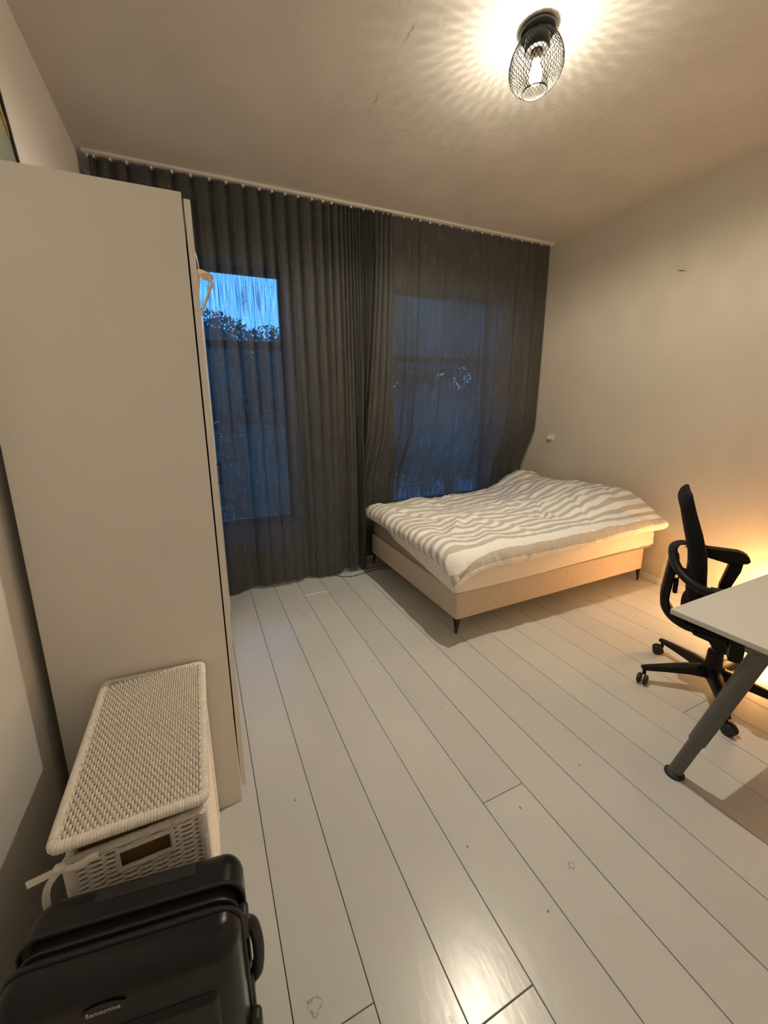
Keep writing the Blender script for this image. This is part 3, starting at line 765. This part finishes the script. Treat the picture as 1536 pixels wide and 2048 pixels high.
# ------------------------------------------------------------------ desk
M_desk = mat('pale_desk_laminate', (.60, .575, .52), rough=.4, var=.015, vscale=5)
M_leg = mat('grey_powder_coat', (.12, .117, .105), rough=.5, metal=.2)
M_rubber = mat('black_rubber', (.015, .014, .013), rough=.6)
dk = thing('desk', 'white topped desk on slanted grey tube legs', 'desk', (2.48, .42, 0))
DX0, DX1, DY0, DY1, DZ = 1.682, 3.282, .018, .818, .73
MB().rbox(DX0, DX1, DY0, DY1, DZ-.022, DZ, .002, 2).build('table_top', M_desk, dk, smooth=True)
for x in (DX0+.034, DX1-.034):
    for (yf, yt) in ((.730, .548), (.106, .288)):
        P0 = Vector((x, yf, .012)); P1 = Vector((x, yt, .69)); d = P1-P0
        lg = MB().tube([P0+d*.30, P1], .0285, 20)
        lo_ = lg.build('leg', M_leg, dk, smooth=True)
        MB().tube([P0, P0+d*.302], .0235, 20).build('leg_extension', M_leg, lo_, smooth=True)
        MB().lathe([(0, 0), (.033, 0), (.035, .004), (.035, .010), (.028, .016), (0, .018)], (x, yf, 0), 24).build('foot', M_rubber, lo_, smooth=True)
    MB().rbox(x-.025, x+.025, .25, .585, .68, .7075, .004).build('leg_bracket', M_leg, dk, smooth=True)
for y in (.33, .50):
    MB().rbox(DX0+.06, DX1-.06, y-.02, y+.02, .672, .7075, .004).build('cross_beam', M_leg, dk, smooth=True)

# ------------------------------------------------------------------ office chair (local: x forward, y left)
M_blackp = mat('black_plastic', (.007, .0065, .0065), rough=.5, bump=.05, bscale=300, spec=.25)
M_mesh = mat('black_chair_fabric', (.006, .0056, .006), rough=.9, bump=.3, bscale=500, spec=.2)
M_chrome = mat('gas_lift_steel', (.25, .24, .23), rough=.3, metal=1)
CC = (2.425, .945); CA = math.radians(-60)
ch = thing('office_chair', 'black office chair with armrests pushed up to the desk', 'chair', (CC[0], CC[1], 0), CA)
def cb(mb, name, m, parent=ch, smooth=True): return mb.build(name, m, parent, smooth=smooth, world=False)
# five-star base
MBh = MB().lathe([(0, .085), (.045, .085), (.052, .10), (.048, .15), (.036, .165), (.033, .235), (.030, .243), (0, .243)], n=28)
cb(MBh, 'hub', M_blackp)
caster_dirs = [math.radians(a)-CA for a in (143, 215, 287, 359, 71)]
for k, a in enumerate(caster_dirs):
    d = Vector((math.cos(a), math.sin(a), 0)); s = Vector((-d.y, d.x, 0)); lv = []; st = [(.035, .034, .150, .095), (.12, .029, .143, .100), (.22, .022, .124, .092), (.305, .017, .106, .083), (.33, .014, .100, .084)]
    for (rr_, hw, zt, zb) in st:
        c = d*rr_
        lv += [c+s*hw+Vector((0,0,zb)), c+s*hw*.92+Vector((0,0,zt-.008)), c+s*hw*.55+Vector((0,0,zt)), c-s*hw*.55+Vector((0,0,zt)), c-s*hw*.92+Vector((0,0,zt-.008)), c-s*hw+Vector((0,0,zb))]
    fs = [tuple(range(5, -1, -1)), tuple(24+i for i in range(6))]
    for i in range(4):
        for q in range(6): fs.append((i*6+q, i*6+(q+1) % 6, (i+1)*6+(q+1) % 6, (i+1)*6+q))
    leg = cb(MB().add(lv, fs), 'base_leg', M_blackp)
    # caster: stem, hood, two wheels trailing a little sideways
    tr = a + .9; tv = Vector((math.cos(tr), math.sin(tr), 0)); ax = Vector((-tv.y, tv.x, 0)); c = d*.315 + tv*.018
    Mc = Matrix.Translation((c.x, c.y, .0285)) @ Matrix.Rotation(tr, 4, 'Z')
    w_ = MB()
    for sg in (-1, 1):
        w_.lathe([(0, .006*sg), (.024, .006*sg), (.0285, .009*sg), (.0285, .019*sg), (.024, .0235*sg), (.010, .025*sg), (0, .025*sg)], n=24, axis='y')
    cs = w_.move(Mc); cs = cb(cs, 'caster', M_rubber, leg)
    hd = MB().tube([(d.x*.315, d.y*.315, .05), (d.x*.315, d.y*.315, .095)], .009, 10)
    hd.move(Matrix.Identity(4)); cb(hd, 'caster_stem', M_blackp, leg)
cb(MB().lathe([(0, .243), (.022, .243), (.022, .262), (.014, .263), (.014, .30), (0, .30)], n=20), 'gas_lift', M_chrome)
# mechanism under the seat, sweeping back
cb(MB().prism([(-.045, .318), (-.022, .278), (.0, .270), (.06, .272), (.09, .33), (.10, .395), (-.10, .395), (-.11, .335)], 'y', -.075, .075), 'tilt_mechanism', M_blackp)
cb(MB().tube([(.02, .06, .35), (.02, .26, .352)], .006, 8).rbox(.0, .045, .24, .30, .345, .36, .006), 'height_lever', M_blackp)
cb(MB().tube(spline([(.10, -.05, .33), (.115, -.12, .31), (.11, -.17, .27)], 4), .007, 8), 'tension_lever', M_blackp)
# seat
def superpad(cx, cz, lx, ly, h, e=4.0, n=28, bulge=.012):
    vs = []; fs = []
    for s_ in (1, -1):
        for j in range(n+1):
            for i in range(n+1):
                u, v = i/n*2-1, j/n*2-1
                f_ = max(0, 1-abs(u)**e)**(1/e)*0+max(0, (1-u**8)*(1-v**8))
                k_ = 1-.10*(u*u*v*v)
                vs.append((cx+u*lx/2*k_, v*ly/2*k_, cz+s_*h/2*f_**.4+(bulge*(v*v) if s_ > 0 else 0)-(.02*smooth01((u-.55)/.45))))
    m = (n+1)**2
    for j in range(n):
        for i in range(n):
            a = j*(n+1)+i; fs.append((a, a+1, a+n+2, a+n+1)); fs.append((m+a, m+a+n+1, m+a+n+2, m+a+1))
    return MB().add(vs, fs)
cb(superpad(.06, .445, .46, .46, .075), 'seat', M_mesh)
cb(MB().rbox(-.13, .24, -.19, .19, .392, .412, .01), 'seat_shell', M_blackp)
# back support: spine from the mechanism, loop round the back at arm height
def flat_tube(path, w, t, name, m=M_blackp, wdir=Vector((0, 1, 0))):
    pts = path; vs = []; fs = []
    for i, p in enumerate(pts):
        tg = (pts[min(i+1, len(pts)-1)]-pts[max(i-1, 0)]).normalized(); sd = wdir; nn = tg.cross(sd).normalized()
        ww = w[i] if isinstance(w, list) else w
        for (q, r_) in ((-1, -.6), (-.8, -1), (.8, -1), (1, -.6), (1, .6), (.8, 1), (-.8, 1), (-1, .6)): vs.append(p+sd*ww*q*.5+nn*t*r_*.5)
    for i in range(len(pts)-1):
        for k in range(8): fs.append((i*8+k, i*8+(k+1) % 8, (i+1)*8+(k+1) % 8, (i+1)*8+k))
    fs += [tuple(range(7, -1, -1)), tuple((len(pts)-1)*8+k for k in range(8))]
    return MB().add(vs, fs)
spine = spline([(-.03, 0, .365), (-.12, 0, .352), (-.195, 0, .385), (-.236, 0, .44), (-.245, 0, .50), (-.240, 0, .58), (-.234, 0, .66), (-.228, 0, .735)], 6)
cb(flat_tube(spine, .11, .040, 's'), 'back_spine', M_blackp)
loop = spline([(-.075, .265, .715), (-.13, .262, .722), (-.185, .225, .738), (-.225, .13, .748), (-.238, 0, .752), (-.228, -.13, .728), (-.190, -.215, .695), (-.135, -.255, .668), (-.075, -.265, .655)], 6)
cb(MB().tube(loop, .021, 12, squash=1.0), 'back_loop', M_blackp)
cb(MB().tube([(-.225, 0, .655), (-.16, 0, .635)], .026, 12).rbox(-.17, -.135, -.03, .03, .60, .72, .008), 'lumbar_strut', M_blackp)
cb(MB().rbox(-.215, -.195, -.02, .02, .52, .60, .006).tube(spline([(-.20, 0, .60), (-.185, .0, .64), (-.165, 0, .645)], 4), .004, 8), 'adjuster', M_blackp)
# backrest, a gently curved pad
def backrest():
    nu, nv = 20, 34; vs = []; fs = []
    front = [(.50, -.112), (.56, -.098), (.62, -.096), (.68, -.103), (.74, -.108), (.80, -.115), (.90, -.142), (1.0, -.176), (1.06, -.194), (1.095, -.205)]
    back = [(.50, -.155), (.56, -.160), (.62, -.165), (.68, -.165), (.74, -.172), (.80, -.186), (.90, -.212), (1.0, -.236), (1.04, -.250), (1.075, -.246), (1.095, -.228)]
    for s_ in (0, 1):
        for j in range(nv+1):
            z = .50+.597*j/nv
            hw = .215*interp(z, [(.5, .72), (.55, .9), (.65, 1), (.9, .97), (1.05, .90), (1.085, .84), (1.097, .78)])
            for i in range(nu+1):
                u = i/nu*2-1
                x = interp(z, front) if s_ == 0 else interp(z, back)
                xm = (interp(z, front)+interp(z, back))/2
                e = (max(0, 1-abs(u)**6))**.5
                x = xm + (x-xm)*(.25+.75*e) + .006*u*u
                vs.append((x, u*hw, z))
    m = (nu+1)*(nv+1)
    for j in range(nv):
        for i in range(nu):
            a = j*(nu+1)+i; fs.append((a, a+1, a+nu+2, a+nu+1)); fs.append((m+a, m+a+nu+1, m+a+nu+2, m+a+1))
    bord = [i for i in range(nu+1)]+[j*(nu+1)+nu for j in range(1, nv+1)]+[nv*(nu+1)+i for i in range(nu-1, -1, -1)]+[j*(nu+1) for j in range(nv-1, 0, -1)]
    for p, q in zip(bord, bord[1:]+bord[:1]): fs.append((p, m+p, m+q, q))
    return MB().add(vs, fs)
cb(backrest(), 'backrest', M_mesh)
# armrests
for sg, dz in ((1, 0.0), (-1, -.05)):
    y = .262*sg
    pad = MB().prism([(-.10, .728), (.055, .732), (.088, .722), (.106, .700), (.106, .676), (.082, .668), (.03, .655), (-.10, .680)], 'y', y-.034, y+.034)
    pad.move(Matrix.Translation((0, 0, dz)))
    pd = pad.build('armrest', M_blackp, ch, smooth=40, world=False, bevel=.006)
    sp_ = MB().prism([(.030, .668), (.082, .668), (.078, .62), (.052, .53), (.05, .40), (.0, .40), (.002, .52)], 'y', y-.026, y+.026)
    sp_.move(Matrix.Translation((0, 0, dz))).build('armrest_post', M_blackp, pd, smooth=40, world=False, bevel=.005)
cb(MB().rbox(0, .05, -.285, .285, .372, .392, .006), 'arm_bracket', M_blackp)

# ------------------------------------------------------------------ woven laundry hamper
def rope_material(name, c1, c2):
    return mat(name, c1, rough=.85, var=.10, vscale=90, bump=.35, bscale=500)
M_rope = rope_material('white_paper_rope', (.92, .86, .77), None)
M_liner = mat('tan_liner_board', (.36, .215, .085), rough=.8)
M_ribbon = mat('white_cotton_tape', (.85, .81, .74), rough=.8)
HX0, HX1, HY0, HY1, HZ = -.340, -.077, .842, 1.334, .646
hp = thing('laundry_hamper', 'white woven rope hamper with a lid in front of the wardrobe', 'hamper', ((HX0+HX1)/2, (HY0+HY1)/2, 0))
def weave(o, ud, vd, nd, U, V, sp, st, amp, r, hole=None, m=4, ns=5):
    """strands run along ud, stacked along vd, weaving over stakes spaced st"""
    o, ud, vd, nd = map(Vector, (o, ud, vd, nd)); mb = MB(); k = 0; v = sp/2
    while v < V:
        N = max(4, int(U/st*m)); segs = [[]]
        for i in range(N+1):
            u = U*i/N
            if hole and hole[0] < u < hole[1] and hole[2] < v < hole[3]:
                if segs[-1]: segs.append([])
                continue
            off = amp*math.sin(PI*u/st + k*PI) + .0006*nz(u*60, v*90)
            segs[-1].append(o + ud*u + vd*(v+.0007*nz(u*40, v*50, 3)) + nd*off)
        for s in segs:
            if len(s) > 1: mb.tube(s, r, ns)
        k += 1; v += sp
    return mb
hw_, hl_ = HX1-HX0, HY1-HY0
tag(weave((HX0, HY0, .02), (1,0,0), (0,0,1), (0,-1,0), hw_, HZ-.05, .0066, .030, .0038, .0037, hole=(.085, .195, HZ-.05-.075, HZ-.05-.022)).build('front_weave', M_rope, hp, smooth=True, fixn=False), kind='stuff')
tag(weave((HX0, HY1, .02), (1,0,0), (0,0,1), (0,1,0), hw_, HZ-.05, .0066, .030, .0038, .0037, m=3, ns=4).build('back_weave', M_rope, hp, smooth=True, fixn=False), kind='stuff')
tag(weave((HX1, HY0, .02), (0,1,0), (0,0,1), (1,0,0), hl_, HZ-.05, .0066, .030, .0030, .0037).build('side_weave', M_rope, hp, smooth=True, fixn=False), kind='stuff')
tag(weave((HX0, HY0, .02), (0,1,0), (0,0,1), (-1,0,0), hl_, HZ-.05, .0066, .030, .0030, .0037, m=3, ns=4).build('side_weave', M_rope, hp, smooth=True, fixn=False), kind='stuff')
ln = MB(); q = .012
ln.box(HX0+q, HX1-q, HY0+q+.02, HY0+q+.024, .02, HZ-.02).box(HX0+q, HX1-q, HY1-q-.004, HY1-q, .02, HZ-.02).box(HX0+q, HX0+q+.004, HY0+q+.024, HY1-q-.004, .02, HZ-.02).box(HX1-q-.004, HX1-q, HY0+q+.024, HY1-q-.004, .02, HZ-.02).box(HX0+q, HX1-q, HY0+q, HY1-q, .012, .019)
ln.build('liner', M_liner, hp)
def wrapped(path, r, pitch=.0062, amp=.16, step=.0016, n=8, closed=False):
    P = [Vector(p) for p in path]; pts = []; rs = []; s = 0
    for a, b in zip(P, P[1:]):
        L = (b-a).length; k = max(1, int(L/step))
        for i in range(k):
            t = i/k; pts.append(a.lerp(b, t)); rs.append(r*(1-amp+amp*abs(math.sin(PI*(s+L*t)/pitch))))
        s += L
    pts.append(P[-1]); rs.append(r)
    return MB().tube(pts, rs, n)
for (x, y) in ((HX0, HY0), (HX1, HY0), (HX0, HY1), (HX1, HY1)):
    wrapped([(x, y, 0), (x, y, HZ-.028)], .0135, step=.002).build('corner_post', M_rope, hp, smooth=True, fixn=False)
for z in (.014, HZ-.032):
    for (a, b) in (((HX0, HY0), (HX1, HY0)), ((HX1, HY0), (HX1, HY1)), ((HX1, HY1), (HX0, HY1)), ((HX0, HY1), (HX0, HY0))):
        wrapped([(*a, z), (*b, z)], .0095, step=.002).build('rim_rail', M_rope, hp, smooth=True, fixn=False)
hx0, hx1, hz0, hz1 = HX0+.085, HX0+.195, HZ-.03-.075, HZ-.03-.022
wrapped([(hx0, HY0-.002, hz1), (hx0, HY0-.002, hz0), (hx1, HY0-.002, hz0), (hx1, HY0-.002, hz1), (hx0, HY0-.002, hz1)], .0058, step=.0016).build('handle_rim', M_rope, hp, smooth=True, fixn=False)
# lid
lx0, lx1, ly0, ly1, lz = HX0-.016, HX1+.010, HY0-.016, HY1+.014, HZ+.022
Mlid = Matrix.Translation((lx1, 0, lz)) @ Matrix.Rotation(.050, 4, 'Y') @ Matrix.Translation((-lx1, 0, -lz))
lid = MB().rbox(lx0+.006, lx1-.006, ly0+.006, ly1-.006, lz-.024, lz-.014, .004).move(Mlid).build('lid', M_rope, hp)
tag(weave((lx0+.008, ly0+.004, lz), (0,1,0), (1,0,0), (0,0,1), ly1-ly0-.008, lx1-lx0-.014, .0067, .0105, .0038, .0029, m=4, ns=4).move(Mlid).build('lid_weave', M_rope, lid, smooth=True, fixn=False), kind='stuff')
cr_ = .014
rim = []
for (cx, cy, a0) in ((lx0+cr_, ly0+cr_, PI), (lx1-cr_, ly0+cr_, 1.5*PI), (lx1-cr_, ly1-cr_, 0), (lx0+cr_, ly1-cr_, PI/2)):
    for k in range(6): a = a0+k/5*PI/2; rim.append((cx+cr_*math.cos(a), cy+cr_*math.sin(a), lz-.006))
rim.append(rim[0])
wrapped(rim, .0125, step=.0018, n=10).move(Mlid).build('lid_rim', M_rope, lid, smooth=True, fixn=False)
# cotton tie at the corner
def ribbon(pts, w, name, wd=Vector((.3, 1, 0))):
    P = spline(pts, 8); vs = []; fs = []
    for i, p in enumerate(P):
        tg = (P[min(i+1, len(P)-1)]-P[max(i-1, 0)]).normalized(); s = (wd-tg*wd.dot(tg)).normalized()*w/2; nn = tg.cross(s).normalized()*.0008
        vs += [p-s-nn, p+s-nn, p+s+nn, p-s+nn]
    for i in range(len(P)-1):
        for k in range(4): fs.append((i*4+k, i*4+(k+1) % 4, (i+1)*4+(k+1) % 4, (i+1)*4+k))
    fs += [(3, 2, 1, 0), tuple(len(P)*4-4+k for k in range(4))]
    MB().add(vs, fs).build(name, M_ribbon, hp, smooth=True)
kx, ky, kz = HX0-.004, HY0-.026, HZ-.012
MB().rbox(kx-.012, kx+.012, ky-.008, ky+.008, kz-.008, kz+.010, .006).build('tie_knot', M_ribbon, hp, smooth=True)
ribbon([(kx, ky, kz), (kx-.028, ky-.008, kz+.004), (kx-.055, ky-.004, kz-.004)], .013, 'tie_end', Vector((0, .3, 1)))
ribbon([(kx, ky, kz), (kx-.022, ky-.010, kz-.022), (kx-.030, ky-.008, kz-.07), (kx-.022, ky-.006, kz-.11), (kx-.020, ky-.008, kz-.135)], .013, 'tie_end', Vector((1, .35, 0)))
ribbon([(kx, ky, kz), (kx+.03, ky-.012, kz+.006), (kx+.065, ky-.010, kz+.012), (kx+.06, ky-.004, kz+.001), (kx+.02, ky-.004, kz-.004), (kx, ky, kz)], .010, 'tie_loop', Vector((0, .3, 1)))
MB().tube(spline([(HX1-.03, HY0-.013, HZ-.022), (HX1-.008, HY0-.016, HZ-.012), (HX1+.004, HY0-.013, HZ-.004)], 4), .0032, 6).build('lid_cord', M_ribbon, hp, smooth=True)
MB().tube(spline([(HX0+.03, HY1+.008, HZ+.02), (HX0+.05, HY1+.012, HZ+.036), (HX0+.075, HY1+.010, HZ+.030)], 4), .004, 6).build('lid_cord', M_ribbon, hp, smooth=True)

# ------------------------------------------------------------------ suitcase (local: front faces -y)
M_shell = mat('black_polycarbonate', (.010, .0095, .011), rough=.28, coat=.0, spec=.35, bump=.02, bscale=120)
M_shellm = mat('black_satin_trim', (.012, .012, .013), rough=.45)
M_zip = mat('black_zip_tape', (.006, .006, .006), rough=.8)
M_letter = mat('silver_lettering', (.55, .53, .49), rough=.5, metal=.0)
su = thing('suitcase', 'black hard shell suitcase standing in front of the hamper', 'suitcase', (-.198, .675, 0), math.radians(-9))
SW, SD0, SD1, SZ0, SZ1 = .385, -.085, .085, .05, .625
def half_shell(y0, y1, keep_lo, keep_hi, r, x=SW/2, z0=SZ0, z1=SZ1):
    mb = MB().rbox(-x, x, y0, y1, z0, z1, r, 6)
    me = bpy.data.meshes.new('t'); me.from_pydata([tuple(v) for v in mb.v], [], mb.f)
    bm = bmesh.new(); bm.from_mesh(me)
    for (yc, n) in ((keep_lo, -1), (keep_hi, 1)):
        if yc is None: continue
        rs = bmesh.ops.bisect_plane(bm, geom=bm.verts[:]+bm.edges[:]+bm.faces[:], plane_co=(0, yc, 0), plane_no=(0, n, 0), clear_outer=True)
        ed = [e for e in rs['geom_cut'] if isinstance(e, bmesh.types.BMEdge)]
        bmesh.ops.contextual_create(bm, geom=ed)
    bm.verts.index_update(); out = MB().add([v.co.copy() for v in bm.verts], [tuple(v.index for v in f.verts) for f in bm.faces]); bm.free(); bpy.data.meshes.remove(me)
    return out
half_shell(-.06, SD1, .012, None, .042).build('back_shell', M_shell, su, smooth=35, world=False)
half_shell(SD0, .04, None, -.033, .042).build('front_shell', M_shell, su, smooth=35, world=False)
half_shell(SD0-.005, SD1, -.033, .012, .04, SW/2-.012, SZ0+.012, SZ1-.012).build('zip_band', M_zip, su, smooth=35, world=False)
def rect_path(x, z0, z1, y, r, n=6):
    p = []
    for (cx, cz, a0) in ((x-r, z1-r, 0), (-x+r, z1-r, PI/2), (-x+r, z0+r, PI), (x-r, z0+r, 1.5*PI)):
        for k in range(n+1): a = a0+k/n*PI/2; p.append((cx+r*math.cos(a), y, cz+r*math.sin(a)))
    return p
for y in (-.031, .010): MB().tube(rect_path(SW/2+.001, SZ0-.001, SZ1+.001, y, .043), .0042, 8, closed=True).build('shell_rim', M_shellm, su, smooth=True, world=False)
MB().tube(rect_path(SW/2-.009, SZ0+.009, SZ1-.009, -.010, .04), .004, 6, closed=True).build('zipper', M_shellm, su, smooth=True, world=False)
# raised centre panel of the front shell
fp = MB().rbox(-SW/2+.062, SW/2-.040, SD0-.008, SD0+.02, SZ0+.05, SZ1-.10, .024, 5).build('front_panel', M_shell, su, smooth=35, world=False)
# oval badge with lettering
bd = MB().lathe([(0, 0), (.030, 0), (.033, .002), (.030, .004), (0, .0045)], n=32)
bd.v = [Vector((v.x, -v.z, v.y*.33)) for v in bd.v]
bd.move(Matrix.Translation((-.024, SD0-.0005, SZ1-.047)))
bdo = bd.build('badge', M_shellm, su, smooth=True, world=False)
fc = bpy.data.curves.new('lettering', 'FONT'); fc.body = 'Samsonite'; fc.size = .0125; fc.extrude = .0004; fc.align_x = 'CENTER'; fc.align_y = 'CENTER'
tmp = bpy.data.objects.new('tmp_text', fc); COL.objects.link(tmp)
dg = bpy.context.evaluated_depsgraph_get(); tme = bpy.data.meshes.new_from_object(tmp.evaluated_get(dg)); bpy.data.objects.remove(tmp)
tme.transform(Matrix.Translation((-.024, SD0-.0056, SZ1-.047)) @ Matrix.Rotation(PI/2, 4, 'X'))
tme.materials.clear(); tme.materials.append(M_letter)
to = bpy.data.objects.new('lettering', tme); COL.objects.link(to); to.parent = bdo
# side carrying handle, top handle and wheels
MB().tube(spline([(SW/2-.004, -.010, .545), (SW/2+.014, -.010, .535), (SW/2+.022, -.010, .49), (SW/2+.022, -.010, .44), (SW/2+.014, -.010, .395), (SW/2-.004, -.010, .385)], 6), .009, 10, squash=1.3).build('side_handle', M_shellm, su, smooth=True, world=False)
for z in (.545, .385): MB().rbox(SW/2-.012, SW/2+.010, -.026, .006, z-.03, z+.03, .008).build('handle_mount', M_shellm, su, smooth=True, world=False)
MB().rbox(SW/2-.004, SW/2+.022, -.060, -.030, .27, .35, .010).build('lock', M_shellm, su, smooth=True, world=False)
MB().rbox(-.08, .10, .040, .062, SZ1-.004, SZ1+.0015, .002).build('telescopic_grip', M_shellm, su, smooth=True, world=False)
for (x, y) in ((-.145, -.05), (.145, -.05), (-.145, .05), (.145, .05)):
    wh = MB().lathe([(0, -.012), (.021, -.012), (.025, -.008), (.025, .008), (.021, .012), (0, .012)], (x, y, .025), 20, 'x').build('wheel', M_rubber, su, smooth=True, world=False)
    MB().rbox(x-.018, x+.018, y-.015, y+.018, .034, .060, .006).build('wheel_fork', M_shellm, wh, smooth=True, world=False)

# ------------------------------------------------------------------ small things on the walls and floor
M_socketw = mat('white_socket_plastic', (.72, .69, .62), rough=.35)
ol = thing('wall_socket', 'white wall socket low on the right wall above the bed', 'socket', (XR, 3.06, 1.19))
op = MB().rbox(XR-.009, XR, 3.02, 3.10, 1.15, 1.23, .004).build('cover_plate', M_socketw, ol, smooth=True)
MB().lathe([(0, -.0005), (.022, -.0005), (.022, -.004), (.019, -.004), (.018, .002), (0, .002)], (XR-.009, 3.06, 1.19), 24, 'x').build('socket_well', M_socketw, op, smooth=True)
pg = thing('power_plug', 'white plug adapter stuck in the wall socket', 'plug', (XR-.03, 3.06, 1.19))
MB().rbox(XR-.052, XR-.0135, 3.038, 3.082, 1.165, 1.215, .007).build('plug_body', M_socketw, pg, smooth=True)
MB().tube([(XR-.05, 3.06, 1.185), (XR-.066, 3.06, 1.183)], [.007, .005], 10).build('cable_boot', M_socketw, pg, smooth=True)
hk = thing('wall_hook', 'small bent picture nail high on the right wall', 'nail', (XR, 1.98, 2.53))
MB().tube([(XR+.004, 1.985, 2.535), (XR-.016, 1.985, 2.528)], .0022, 8).build('nail_shaft', M_leg, hk, smooth=True)
MB().tube(spline([(XR-.003, 1.955, 2.522), (XR-.005, 1.985, 2.534), (XR-.003, 2.012, 2.542)], 4), .0018, 6).build('wire_stub', M_leg, hk, smooth=True)
sc_ = tag(MB().lathe([(0, 0), (.008, 0), (.007, -.004), (.003, -.006), (0, -.006)], (3.46, 2.92, HC), 14).build('ceiling_screw', M_white, smooth=True), 'tiny white screw head in the ceiling corner', 'screw')
M_cable = mat('black_cable', (.02, .02, .02), rough=.5)
def cable(lbl, pts, r): return tag(MB().tube(spline(pts, 8), r, 8).build('power_cable', M_cable, smooth=True), lbl, 'cable', 'cables on the floor under the curtain')
cable('thin black cable looping out under the curtain beside the bed', [(1.02, 3.28, .0035), (1.10, 3.16, .0035), (1.20, 3.12, .0035), (1.32, 3.14, .0035), (1.48, 3.16, .0035), (1.75, 3.10, .0035)], .0033)
cable('second black cable arching up to the hem of the curtain', [(1.10, 3.32, .0035), (1.13, 3.22, .020), (1.20, 3.20, .030), (1.29, 3.22, .012), (1.42, 3.22, .0035), (1.7, 3.2, .0035)], .0033)
bpy.context.view_layer.update()
